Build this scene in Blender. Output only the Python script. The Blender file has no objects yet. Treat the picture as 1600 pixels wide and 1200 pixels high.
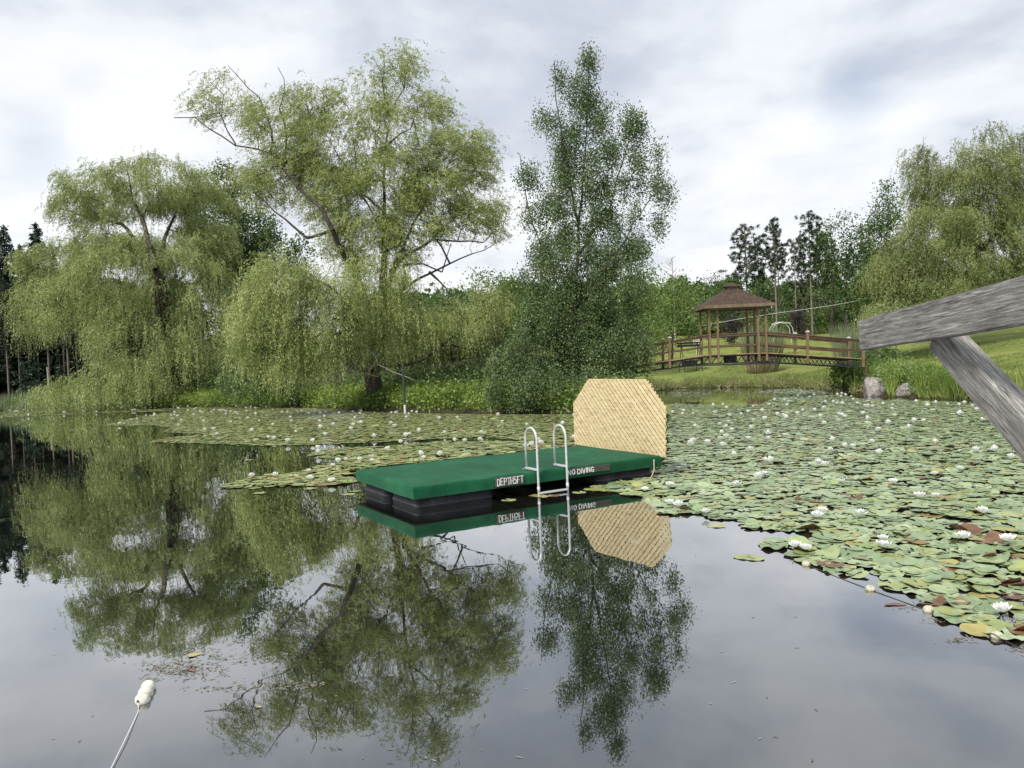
import bpy, bmesh, math, random
import numpy as np
from mathutils import Matrix, Vector
random.seed(7); rng = np.random.default_rng(7)
S = bpy.context.scene
# ------------------------------------------------------------------ camera
F, PITCH, ROLL, CAMH = 1164.0, 0.0200, 0.0432, 2.07
cp, sp = math.cos(PITCH), math.sin(PITCH); cr, sr = math.cos(ROLL), math.sin(ROLL)
R0 = Vector((1, 0, 0)); U0 = Vector((0, sp, cp)); FW = Vector((0, cp, -sp))
RX = R0*cr - U0*sr; UP = R0*sr + U0*cr
cam_d = bpy.data.cameras.new("camera"); cam = bpy.data.objects.new("camera", cam_d)
S.collection.objects.link(cam); S.camera = cam
M = Matrix.Identity(4)
for i in range(3):
    M[i][0] = RX[i]; M[i][1] = UP[i]; M[i][2] = -FW[i]
M[2][3] = CAMH
cam.matrix_world = M
cam_d.sensor_width = 36; cam_d.lens = F/1600*36; cam_d.clip_start = 0.05; cam_d.clip_end = 3000
S.render.resolution_x = 1024; S.render.resolution_y = 768
# ------------------------------------------------------------------ light
SUN_EL, SUN_AZ = math.radians(48), math.radians(215)   # azimuth clockwise from +Y: behind and left of the camera
sd_ = bpy.data.lights.new("sun", 'SUN'); sd_.energy = 3.5; sd_.angle = math.radians(12); sd_.color = (1, .955, .88)
sun = bpy.data.objects.new("sun", sd_); S.collection.objects.link(sun)
sv = Vector((math.sin(SUN_AZ)*math.cos(SUN_EL), math.cos(SUN_AZ)*math.cos(SUN_EL), math.sin(SUN_EL)))
sun.rotation_euler = sv.to_track_quat('Z', 'Y').to_euler()
S.view_settings.view_transform = 'Standard'; S.view_settings.look = 'None'
S.view_settings.exposure = 0.33; S.view_settings.gamma = 1
S.cycles.max_bounces = 6; S.cycles.diffuse_bounces = 3; S.cycles.glossy_bounces = 3
S.cycles.transmission_bounces = 3; S.cycles.transparent_max_bounces = 4

def pix_dir(px, py):
    X = (px-800)/F; Y = -(py-600)/F
    u = X*cr + Y*sr; w = -X*sr + Y*cr
    return R0*u + U0*w + FW
def at(px, py, d):            # the point on that sight line at depth d (world y)
    v = pix_dir(px, py); v = v*(d/v.y)
    return Vector((v.x, v.y, v.z+CAMH))
def onz(px, py, z=0.0):
    v = pix_dir(px, py); t = (z-CAMH)/v.z
    return Vector((v.x*t, v.y*t, z))
def to_pix(P):
    P = np.asarray(P, float).reshape(-1, 3)
    x = P[:, 0]; y = P[:, 1]; z = P[:, 2]-CAMH
    d = y*cp - z*sp; v = y*sp + z*cp
    u = x/d; w = v/d
    return np.stack([800+F*(u*cr-w*sr), 600-F*(u*sr+w*cr)], 1)

# ------------------------------------------------------------------ world
W = bpy.data.worlds.new("World"); S.world = W; W.use_nodes = True
nt = W.node_tree; N = nt.nodes; Lk = nt.links; N.clear()
def nd(t, **kw):
    n = N.new(t)
    for k, v in kw.items(): setattr(n, k, v)
    return n
def mth(op, a, b=None, c=None, clamp=False):
    n = N.new('ShaderNodeMath'); n.operation = op; n.use_clamp = clamp
    for i, q in enumerate((a, b, c)):
        if q is None: continue
        if isinstance(q, (int, float)): n.inputs[i].default_value = q
        else: Lk.new(q, n.inputs[i])
    return n.outputs[0]
sky = nd('ShaderNodeTexSky', sky_type='NISHITA', sun_disc=False, sun_elevation=SUN_EL, sun_rotation=SUN_AZ)
tc = nd('ShaderNodeTexCoord'); nrmz = nd('ShaderNodeVectorMath', operation='NORMALIZE'); Lk.new(tc.outputs['Generated'], nrmz.inputs[0])
sx = nd('ShaderNodeSeparateXYZ'); Lk.new(nrmz.outputs[0], sx.inputs[0])
zz = mth('ADD', mth('MAXIMUM', sx.outputs[2], 0.0), 0.16)
cx_ = mth('DIVIDE', sx.outputs[0], zz); cy_ = mth('DIVIDE', sx.outputs[1], zz)
cb = nd('ShaderNodeCombineXYZ'); Lk.new(cx_, cb.inputs[0]); Lk.new(cy_, cb.inputs[1])
def noise(scale, detail, rough, off, stretch=(1, 1, 1), dist=0.0):
    mp = nd('ShaderNodeMapping'); mp.inputs['Location'].default_value = off; mp.inputs['Scale'].default_value = stretch
    Lk.new(cb.outputs[0], mp.inputs[0])
    n = nd('ShaderNodeTexNoise'); n.inputs['Scale'].default_value = scale; n.inputs['Detail'].default_value = detail
    n.inputs['Roughness'].default_value = rough; n.inputs['Distortion'].default_value = dist
    Lk.new(mp.outputs[0], n.inputs['Vector']); return n.outputs[0]
n1 = noise(0.42, 4, .45, (1.3, 4.1, 0), (1, 1, 1), .25)
n2 = noise(1.5, 7, .55, (5.3, .7, 2), (1, .9, 1), .35)
mp5 = nd('ShaderNodeMapping'); mp5.inputs['Location'].default_value = (3.1, 1.7, .4); mp5.inputs['Scale'].default_value = (1, 1, 2.0); Lk.new(nrmz.outputs[0], mp5.inputs[0])
n5_ = nd('ShaderNodeTexNoise'); n5_.inputs['Scale'].default_value = 5.5; n5_.inputs['Detail'].default_value = 7; n5_.inputs['Roughness'].default_value = .52; n5_.inputs['Distortion'].default_value = .25; Lk.new(mp5.outputs[0], n5_.inputs['Vector']); n5 = n5_.outputs[0]
def lump(px, py, k):        # soft brightening / darkening of the cloud deck around one direction
    v = pix_dir(px, py).normalized()
    dt = nd('ShaderNodeVectorMath', operation='DOT_PRODUCT'); Lk.new(nrmz.outputs[0], dt.inputs[0]); dt.inputs[1].default_value = v
    return mth('EXPONENT', mth('MULTIPLY', mth('SUBTRACT', dt.outputs['Value'], 1.0), k))
n4 = noise(3.4, 6, .55, (2.3, 8.7, 1), (1, .55, 1), .3)
b = mth('ADD', mth('ADD', mth('MULTIPLY', n1, .5), mth('MULTIPLY', n2, .55)), mth('ADD', mth('MULTIPLY', mth('SUBTRACT', n4, .5), .20), mth('MULTIPLY', mth('SUBTRACT', n5, .5), .40)))
for px, py, k, a in ((60, 120, 40, .06), (30, 230, 90, .07), (230, 150, 60, .04), (760, 330, 60, .05), (680, 90, 26, -.07), (1120, 180, 40, -.04), (1230, 250, 60, .05), (1000, 330, 60, .08), (330, 60, 40, .02), (1560, 110, 50, -.03), (1250, 60, 90, .06)):
    b = mth('ADD', b, mth('MULTIPLY', lump(px, py, k), a))
elev = mth('MULTIPLY', mth('POWER', mth('SUBTRACT', 1.0, mth('MAXIMUM', sx.outputs[2], 0.0)), 6), .13)
b = mth('ADD', b, elev)
cr1 = nd('ShaderNodeValToRGB'); Lk.new(b, cr1.inputs[0])
e = cr1.color_ramp.elements; e[0].position = .38; e[0].color = (4.5, 4.9, 5.8, 1); e[1].position = .70; e[1].color = (8.3, 8.5, 8.8, 1)
m_ = cr1.color_ramp.elements.new(.47); m_.color = (5.4, 5.8, 6.55, 1)
m_ = cr1.color_ramp.elements.new(.57); m_.color = (6.9, 7.2, 7.7, 1)
# thin places where blue shows
n3 = noise(1.6, 3, .5, (9.1, 3.3, 0))
thin = mth('ADD', mth('MULTIPLY', lump(1335, 150, 1400), .5), mth('MULTIPLY', lump(62, 240, 1500), .35))
thin = mth('MULTIPLY', thin, mth('ADD', mth('MULTIPLY', n3, 1.6), .2), clamp=True)
skm = nd('ShaderNodeMixRGB', blend_type='MIX'); Lk.new(thin, skm.inputs[0]); Lk.new(cr1.outputs[0], skm.inputs[1])
skb = nd('ShaderNodeMixRGB', blend_type='MULTIPLY'); skb.inputs[0].default_value = 1; Lk.new(sky.outputs[0], skb.inputs[1]); skb.inputs[2].default_value = (1, 1, 1, 1)
Lk.new(skb.outputs[0], skm.inputs[2])
bg = nd('ShaderNodeBackground'); bg.inputs[1].default_value = 0.1; Lk.new(skm.outputs[0], bg.inputs[0])
wo = nd('ShaderNodeOutputWorld'); Lk.new(bg.outputs[0], wo.inputs[0])

# ------------------------------------------------------------------ materials
MT = {}
def new_mat(name):
    m = bpy.data.materials.new(name); m.use_nodes = True; m.node_tree.nodes.clear(); MT[name] = m
    return m, m.node_tree.nodes, m.node_tree.links
def ramp(Ns, L, src, stops):
    r = Ns.new('ShaderNodeValToRGB'); L.new(src, r.inputs[0]); el = r.color_ramp.elements
    el[0].position = stops[0][0]; el[0].color = (*stops[0][1], 1); el[1].position = stops[-1][0]; el[1].color = (*stops[-1][1], 1)
    for p, c in stops[1:-1]: q = el.new(p); q.color = (*c, 1)
    return r.outputs[0]
def nz(Ns, L, vec, scale, detail=4, rough=.55, dist=0, sc=None):
    if sc:
        mp = Ns.new('ShaderNodeMapping'); mp.inputs['Scale'].default_value = sc; L.new(vec, mp.inputs[0]); vec = mp.outputs[0]
    n = Ns.new('ShaderNodeTexNoise'); n.inputs['Scale'].default_value = scale; n.inputs['Detail'].default_value = detail
    n.inputs['Roughness'].default_value = rough; n.inputs['Distortion'].default_value = dist; L.new(vec, n.inputs['Vector'])
    return n.outputs[0]
def solid(name, stops, scale=6, rough=.7, bump=.0, bscale=40, sc=None, metal=0, spec=.4, coord='Object', island=0, detail=5):
    m, Ns, L = new_mat(name)
    t = Ns.new('ShaderNodeTexCoord').outputs[coord]
    f = nz(Ns, L, t, scale, detail, .6, .2, sc)
    if island:
        g = Ns.new('ShaderNodeNewGeometry'); a = Ns.new('ShaderNodeMath'); a.operation = 'MULTIPLY_ADD'
        L.new(g.outputs['Random Per Island'], a.inputs[0]); a.inputs[1].default_value = island
        b_ = Ns.new('ShaderNodeMath'); b_.operation = 'SUBTRACT'; L.new(f, b_.inputs[0]); b_.inputs[1].default_value = island/2
        L.new(b_.outputs[0], a.inputs[2]); f = a.outputs[0]
    p = Ns.new('ShaderNodeBsdfPrincipled'); L.new(ramp(Ns, L, f, stops), p.inputs['Base Color'])
    p.inputs['Roughness'].default_value = rough; p.inputs['Metallic'].default_value = metal; p.inputs['Specular IOR Level'].default_value = spec
    if bump:
        bn = Ns.new('ShaderNodeBump'); bn.inputs['Strength'].default_value = bump; bn.inputs['Distance'].default_value = .02
        L.new(nz(Ns, L, t, bscale, 6, .6, 0, sc), bn.inputs['Height']); L.new(bn.outputs[0], p.inputs['Normal'])
    o = Ns.new('ShaderNodeOutputMaterial'); L.new(p.outputs[0], o.inputs[0]); return m
def leafmat(name, dark, mid, light, trans=.35, scale=.5, gloss=.02, isl=.36):
    m, Ns, L = new_mat(name)
    g = Ns.new('ShaderNodeNewGeometry')
    f = nz(Ns, L, g.outputs['Position'], scale, 3, .5)
    a = Ns.new('ShaderNodeMath'); a.operation = 'MULTIPLY_ADD'; L.new(g.outputs['Random Per Island'], a.inputs[0]); a.inputs[1].default_value = isl
    b_ = Ns.new('ShaderNodeMath'); b_.operation = 'SUBTRACT'; L.new(f, b_.inputs[0]); b_.inputs[1].default_value = isl/2; L.new(b_.outputs[0], a.inputs[2])
    c = ramp(Ns, L, a.outputs[0], [(.2, dark), (.5, mid), (.8, light)])
    d = Ns.new('ShaderNodeBsdfDiffuse'); L.new(c, d.inputs[0])
    t = Ns.new('ShaderNodeBsdfTranslucent'); L.new(c, t.inputs[0])
    mx = Ns.new('ShaderNodeMixShader'); mx.inputs[0].default_value = trans; L.new(d.outputs[0], mx.inputs[1]); L.new(t.outputs[0], mx.inputs[2])
    gl = Ns.new('ShaderNodeBsdfGlossy'); gl.inputs['Roughness'].default_value = .45; gl.inputs[0].default_value = (.9, .95, 1, 1)
    m2 = Ns.new('ShaderNodeMixShader'); m2.inputs[0].default_value = gloss; L.new(mx.outputs[0], m2.inputs[1]); L.new(gl.outputs[0], m2.inputs[2])
    o = Ns.new('ShaderNodeOutputMaterial'); L.new(m2.outputs[0], o.inputs[0]); return m
leafmat('willow_leaf', (.14, .18, .055), (.32, .385, .135), (.52, .57, .26), .32, .6)
leafmat('willow_leaf_old', (.15, .185, .055), (.34, .395, .135), (.54, .58, .26), .32, .7)
leafmat('willow_leaf_deep', (.09, .115, .035), (.20, .24, .08), (.34, .38, .15), .25, .6)
leafmat('birch_leaf', (.05, .09, .03), (.125, .18, .065), (.22, .28, .12), .3, .8, .025)
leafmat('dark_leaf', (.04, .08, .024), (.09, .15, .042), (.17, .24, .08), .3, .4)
leafmat('bright_leaf', (.09, .15, .035), (.17, .25, .065), (.28, .37, .12), .35, .3)
leafmat('hill_leaf', (.045, .085, .026), (.095, .155, .045), (.17, .235, .08), .3, .12)
leafmat('spruce_leaf', (.012, .028, .016), (.026, .05, .027), (.05, .085, .04), .1, .3)
leafmat('pine_leaf', (.02, .04, .022), (.045, .075, .04), (.085, .12, .065), .1, .5)
leafmat('herb_leaf', (.08, .14, .025), (.18, .26, .05), (.34, .42, .10), .35, .6)
leafmat('reddish_leaf', (.05, .02, .015), (.09, .035, .025), (.13, .06, .04), .25, .6)
leafmat('purple_leaf', (.035, .03, .03), (.06, .05, .045), (.09, .075, .065), .2, .6)
leafmat('grass_blade', (.12, .17, .04), (.22, .275, .075), (.36, .39, .15), .35, .5)
leafmat('reed_blade', (.10, .15, .07), (.20, .25, .13), (.36, .36, .22), .3, .9)
leafmat('dry_reed', (.14, .11, .06), (.28, .22, .13), (.42, .35, .22), .2, .9)
solid('bark', [(.3, (.022, .018, .014)), (.55, (.065, .053, .042)), (.75, (.15, .13, .105))], 3, .95, .6, 12, (1, 1, .3))
solid('pale_bark', [(.3, (.12, .10, .085)), (.7, (.25, .215, .18))], 3, .95, .4, 12, (1, 1, .3))
solid('birch_bark', [(.35, (.07, .06, .05)), (.55, (.35, .33, .30)), (.8, (.5, .48, .45))], 3, .8, .2, 12)
solid('dead_wood', [(.3, (.22, .20, .17)), (.7, (.42, .39, .34))], 5, .9, .2, 30)

# ------------------------------------------------------------------ object helpers
def link(o, parent=None):
    S.collection.objects.link(o)
    if parent is not None: o.parent = parent
    return o
def tag(o, label=None, cat=None, group=None, kind=None):
    if label: o['label'] = label
    if cat: o['category'] = cat
    if group: o['group'] = group
    if kind: o['kind'] = kind
    return o
def empty(name, loc=(0, 0, 0), rz=0, label=None, cat=None, group=None):
    o = bpy.data.objects.new(name, None); o.empty_display_size = .1; link(o)
    o.location = loc; o.rotation_euler.z = rz; return tag(o, label, cat, group)
def mesh_np(name, V, faces_by_n, mat, smooth=False):
    """faces_by_n: list of (k, int array (m,k))"""
    me = bpy.data.meshes.new(name); V = np.asarray(V, np.float32)
    me.vertices.add(len(V)); me.vertices.foreach_set('co', V.ravel())
    tot = sum(a.size for a in faces_by_n); cnt = sum(len(a) for a in faces_by_n)
    me.loops.add(tot); me.polygons.add(cnt)
    me.loops.foreach_set('vertex_index', np.concatenate([a.ravel() for a in faces_by_n]).astype(np.int32))
    st = []; o = 0
    for a in faces_by_n:
        st.append(o+np.arange(len(a))*a.shape[1]); o += a.size
    me.polygons.foreach_set('loop_start', np.concatenate(st).astype(np.int32))
    if smooth: me.polygons.foreach_set('use_smooth', np.ones(cnt, bool))
    me.update(calc_edges=True); me.validate()
    if mat: me.materials.append(MT[mat] if isinstance(mat, str) else mat)
    return me
def obj_np(name, V, Fs, mat, parent=None, smooth=False):
    return link(bpy.data.objects.new(name, mesh_np(name, V, Fs, mat, smooth)), parent)
class MB:
    """collects simple solids and builds them as ONE mesh object"""
    def __init__(s): s.v = []; s.f = []
    def add(s, vs, fs):
        o = len(s.v); s.v += [tuple(p) for p in vs]; s.f += [tuple(i+o for i in f) for f in fs]
    def box(s, c, size, R=None):
        hx, hy, hz = size[0]/2, size[1]/2, size[2]/2
        vs = [Vector((x, y, z)) for x in (-hx, hx) for y in (-hy, hy) for z in (-hz, hz)]
        if R is not None: vs = [R @ v for v in vs]
        c = Vector(c); s.add([v+c for v in vs], [(0, 1, 3, 2), (4, 6, 7, 5), (0, 4, 5, 1), (2, 3, 7, 6), (0, 2, 6, 4), (1, 5, 7, 3)])
    def bar(s, a, b, w, h, up=Vector((0, 0, 1))):
        a = Vector(a); b = Vector(b); d = (b-a); ln = d.length; d.normalize()
        x = d.cross(up).normalized(); z = x.cross(d)
        R = Matrix((x, d, z)).transposed(); s.box((a+b)/2, (w, ln, h), R)
    def tube(s, pts, r, n=8, cap=True):
        pts = [Vector(p) for p in pts]; rs = r if isinstance(r, (list, tuple)) else [r]*len(pts)
        o = len(s.v); prev = None
        for i, p in enumerate(pts):
            t = (pts[min(i+1, len(pts)-1)]-pts[max(i-1, 0)]).normalized()
            if prev is None:
                x = t.orthogonal().normalized()
            else: x = (prev - t*prev.dot(t)).normalized()
            prev = x; y = t.cross(x)
            for k in range(n):
                a = 2*math.pi*k/n; s.v.append(tuple(p+(x*math.cos(a)+y*math.sin(a))*rs[i]))
        for i in range(len(pts)-1):
            for k in range(n):
                k2 = (k+1) % n; s.f.append((o+i*n+k, o+i*n+k2, o+(i+1)*n+k2, o+(i+1)*n+k))
        if cap:
            s.f.append(tuple(o+k for k in range(n))[::-1]); s.f.append(tuple(o+(len(pts)-1)*n+k for k in range(n)))
    def ball(s, c, r, nu=16, nv=10, sc=(1, 1, 1), jit=0):
        o = len(s.v); c = Vector(c)
        s.v.append(tuple(c+Vector((0, 0, r*sc[2]))))
        for i in range(1, nv):
            for k in range(nu):
                a = math.pi*i/nv; b2 = 2*math.pi*k/nu; rr = r*(1+random.uniform(-jit, jit))
                s.v.append((c.x+rr*sc[0]*math.sin(a)*math.cos(b2), c.y+rr*sc[1]*math.sin(a)*math.sin(b2), c.z+rr*sc[2]*math.cos(a)))
        s.v.append(tuple(c-Vector((0, 0, r*sc[2])))); last = len(s.v)-1
        for k in range(nu):
            s.f.append((o, o+1+k, o+1+(k+1) % nu)); s.f.append((last, o+1+(nv-2)*nu+(k+1) % nu, o+1+(nv-2)*nu+k))
        for i in range(nv-2):
            for k in range(nu):
                k2 = (k+1) % nu; s.f.append((o+1+i*nu+k, o+1+(i+1)*nu+k, o+1+(i+1)*nu+k2, o+1+i*nu+k2))
    def build(s, name, mat, parent=None, smooth=False, bevel=0, seg=2):
        me = bpy.data.meshes.new(name); me.from_pydata(s.v, [], s.f)
        me.materials.append(MT[mat]); 
        if smooth: me.polygons.foreach_set('use_smooth', np.ones(len(me.polygons), bool))
        o = link(bpy.data.objects.new(name, me), parent)
        if bevel:
            bm = bmesh.new(); bm.from_mesh(me); bmesh.ops.recalc_face_normals(bm, faces=bm.faces)
            bmesh.ops.bevel(bm, geom=list(bm.edges), offset=bevel, segments=seg, affect='EDGES', profile=.6); bm.to_mesh(me); bm.free()
        else:
            bm = bmesh.new(); bm.from_mesh(me); bmesh.ops.recalc_face_normals(bm, faces=bm.faces); bm.to_mesh(me); bm.free()
        me.update(); return o

def unit(a): return a/np.maximum(np.linalg.norm(a, axis=1, keepdims=True), 1e-9)
def leaf_arrays(C, D, L, Wd, facing=None):
    """diamond leaves: centre, direction, length, width"""
    n = len(C); D = unit(D)
    r = rng.normal(size=(n, 3)) if facing is None else facing + rng.normal(size=(n, 3))*.35
    s = unit(np.cross(D, r)); L = np.broadcast_to(L, (n,))[:, None]; Wd = np.broadcast_to(Wd, (n,))[:, None]
    V = np.empty((n, 4, 3)); V[:, 0] = C-D*L*.5; V[:, 2] = C+D*L*.5
    V[:, 1] = C-D*L*.08+s*Wd*.5; V[:, 3] = C-D*L*.08-s*Wd*.5
    return V.reshape(-1, 3), np.arange(n*4).reshape(-1, 4)
def frusta(A, B, ra, rb, sides):
    n = len(A); d = unit(B-A); h = np.where(np.abs(d[:, 2:3]) > .9, np.array([[1., 0, 0]]), np.array([[0, 0, 1.]]))
    x = unit(np.cross(d, h)); y = np.cross(d, x); a = np.arange(sides)*2*np.pi/sides
    ring = x[:, None]*np.cos(a)[None, :, None] + y[:, None]*np.sin(a)[None, :, None]
    V = np.concatenate([A[:, None]+ring*ra[:, None, None], B[:, None]+ring*rb[:, None, None]], 1)
    i = np.arange(sides); j = (i+1) % sides
    f = np.stack([i, j, j+sides, i+sides], 1)[None]+(np.arange(n)*2*sides)[:, None, None]
    return V.reshape(-1, 3), f.reshape(-1, 4)

# ------------------------------------------------------------------ terrain
SH = [(-700, 700), (-300, 668), (0, 643), (100, 641), (180, 639), (250, 638), (380, 635), (490, 637), (520, 640), (640, 643), (750, 645), (850, 645), (920, 646), (985, 642), (1006, 625), (1016, 612), (1060, 607), (1150, 605), (1250, 607), (1300, 611), (1340, 618), (1450, 623), (1560, 627), (1700, 640), (1900, 700)]
SHW = [onz(*p)[:2] for p in SH] + [(16, 2), (8, -14), (-12, -14), (-30, 0)]
SHP = np.array(SHW, float)
def in_poly(P, poly):
    x, y = P[:, 0], P[:, 1]; r = np.zeros(len(P), bool); n = len(poly)
    for i in range(n):
        x1, y1 = poly[i]; x2, y2 = poly[(i+1) % n]
        c = ((y1 > y) != (y2 > y)); xi = (x2-x1)*(y-y1)/((y2-y1) if y2 != y1 else 1e-9)+x1
        r ^= c & (x < xi)
    return r
def poly_dist(P, poly, closed=True):
    d = np.full(len(P), 1e9); n = len(poly)
    for i in range(n if closed else n-1):
        a = np.array(poly[i]); b2 = np.array(poly[(i+1) % n]); ab = b2-a
        t = np.clip(((P-a)@ab)/(ab@ab+1e-12), 0, 1); q = a+t[:, None]*ab
        d = np.minimum(d, np.hypot(*(P-q).T))
    return d
def vnoise(x, y, s=1.0, seed=0):
    return (np.sin(x*.9*s+seed)+np.sin(y*1.1*s+1.7*seed)+np.sin((x+y)*.57*s+2.1)+np.sin((x-1.3*y)*.71*s+seed*.3))/4
def ground_z(x, y):
    x = np.atleast_1d(np.asarray(x, float)); y = np.atleast_1d(np.asarray(y, float))
    P = np.stack([x, y], 1); d = poly_dist(P, SHP); s = np.where(in_poly(P, SHP), -d, d)
    k = .055+.05/(1+np.exp(-(x-2)/5))
    k = np.where(y < 20, .02, k)
    z = np.where(s < 0, np.maximum(s*.5, -1.6), .42*(1-np.exp(-s/.8)) + np.clip(s-1.5, 0, 45)*k + np.clip(s-46, 0, 90)*.06)
    z = z + np.where(s > 1, vnoise(x, y, .35, 3)*.12*np.clip(s/6, 0, 1), 0)
    return z
def gz(x, y): return float(ground_z(x, y)[0])
gx = np.concatenate([[-900, -600, -400, -280, -200], np.linspace(-150, -60, 46), np.linspace(-59, 50, 200), np.linspace(52, 130, 50), [180, 260, 400, 600, 900]])
gy = np.concatenate([[-400, -200, -100, -50, -30], np.linspace(-20, 22, 30), np.linspace(22.6, 75, 150), np.linspace(76, 180, 90), [220, 300, 450, 700, 1200]])
GX, GY = np.meshgrid(gx, gy); GZ = ground_z(GX.ravel(), GY.ravel())
nx_, ny_ = len(gx), len(gy)
ii = (np.arange(ny_-1)[:, None]*nx_+np.arange(nx_-1)[None]).ravel()
m, Ns, L = new_mat('ground')
g = Ns.new('ShaderNodeNewGeometry'); pos = g.outputs['Position']
c1 = ramp(Ns, L, nz(Ns, L, pos, .35, 6, .65), [(.3, (.15, .195, .05)), (.5, (.21, .25, .072)), (.72, (.29, .31, .10))])
c2 = ramp(Ns, L, nz(Ns, L, pos, 2.2, 6, .7), [(.3, (.55, .6, .5)), (.7, (1.25, 1.2, 1.2))])
mx = Ns.new('ShaderNodeMixRGB'); mx.blend_type = 'MULTIPLY'; mx.inputs[0].default_value = 1; L.new(c1, mx.inputs[1]); L.new(c2, mx.inputs[2])
soil = ramp(Ns, L, nz(Ns, L, pos, 1.5, 5), [(.3, (.03, .025, .015)), (.7, (.07, .06, .035))])
spz = Ns.new('ShaderNodeSeparateXYZ'); L.new(pos, spz.inputs[0])
mr = Ns.new('ShaderNodeMapRange'); mr.inputs[1].default_value = .12; mr.inputs[2].default_value = .42; L.new(spz.outputs[2], mr.inputs[0])
# woodland floor on the left side of the pond (x < 4)
mrx = Ns.new('ShaderNodeMapRange'); mrx.inputs[1].default_value = 2; mrx.inputs[2].default_value = 7; L.new(spz.outputs[0], mrx.inputs[0])
mq = Ns.new('ShaderNodeMath'); mq.operation = 'MULTIPLY'; L.new(mr.outputs[0], mq.inputs[0]); L.new(mrx.outputs[0], mq.inputs[1])
mm = Ns.new('ShaderNodeMixRGB'); L.new(mq.outputs[0], mm.inputs[0]); L.new(soil, mm.inputs[1]); L.new(mx.outputs[0], mm.inputs[2])
p = Ns.new('ShaderNodeBsdfPrincipled'); p.inputs['Roughness'].default_value = .95; p.inputs['Specular IOR Level'].default_value = .1; L.new(mm.outputs[0], p.inputs[0])
bn = Ns.new('ShaderNodeBump'); bn.inputs['Strength'].default_value = .8; bn.inputs['Distance'].default_value = .15; L.new(nz(Ns, L, pos, 5, 6, .7), bn.inputs['Height']); L.new(bn.outputs[0], p.inputs['Normal'])
o = Ns.new('ShaderNodeOutputMaterial'); L.new(p.outputs[0], o.inputs[0])
tag(obj_np('ground', np.stack([GX.ravel(), GY.ravel(), GZ], 1), [np.stack([ii, ii+1, ii+nx_+1, ii+nx_], 1)], 'ground', None, True), kind='structure')

# ------------------------------------------------------------------ water
m, Ns, L = new_mat('water')
g = Ns.new('ShaderNodeNewGeometry'); pos = g.outputs['Position']
bn = Ns.new('ShaderNodeBump'); bn.inputs['Strength'].default_value = .16; bn.inputs['Distance'].default_value = .012
h1 = nz(Ns, L, pos, 1.1, 3, .5, .4, (1, .8, 1)); L.new(h1, bn.inputs['Height'])
df = Ns.new('ShaderNodeBsdfDiffuse'); df.inputs[0].default_value = (.010, .012, .009, 1)
gl = Ns.new('ShaderNodeBsdfGlossy'); gl.inputs['Roughness'].default_value = .012; gl.inputs[0].default_value = (.93, .94, .96, 1)
L.new(bn.outputs[0], gl.inputs['Normal'])
lw = Ns.new('ShaderNodeLayerWeight'); lw.inputs['Blend'].default_value = .5
pw = Ns.new('ShaderNodeMath'); pw.operation = 'POWER'; L.new(lw.outputs['Facing'], pw.inputs[0]); pw.inputs[1].default_value = 1.95
ms = Ns.new('ShaderNodeMixShader'); L.new(pw.outputs[0], ms.inputs[0]); L.new(df.outputs[0], ms.inputs[1]); L.new(gl.outputs[0], ms.inputs[2])
o = Ns.new('ShaderNodeOutputMaterial'); L.new(ms.outputs[0], o.inputs[0])
tag(obj_np('pond_water', [(-160, -40, 0), (120, -40, 0), (120, 110, 0), (-160, 110, 0)], [np.array([[0, 1, 2, 3]])], 'water'), kind='structure')

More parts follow.
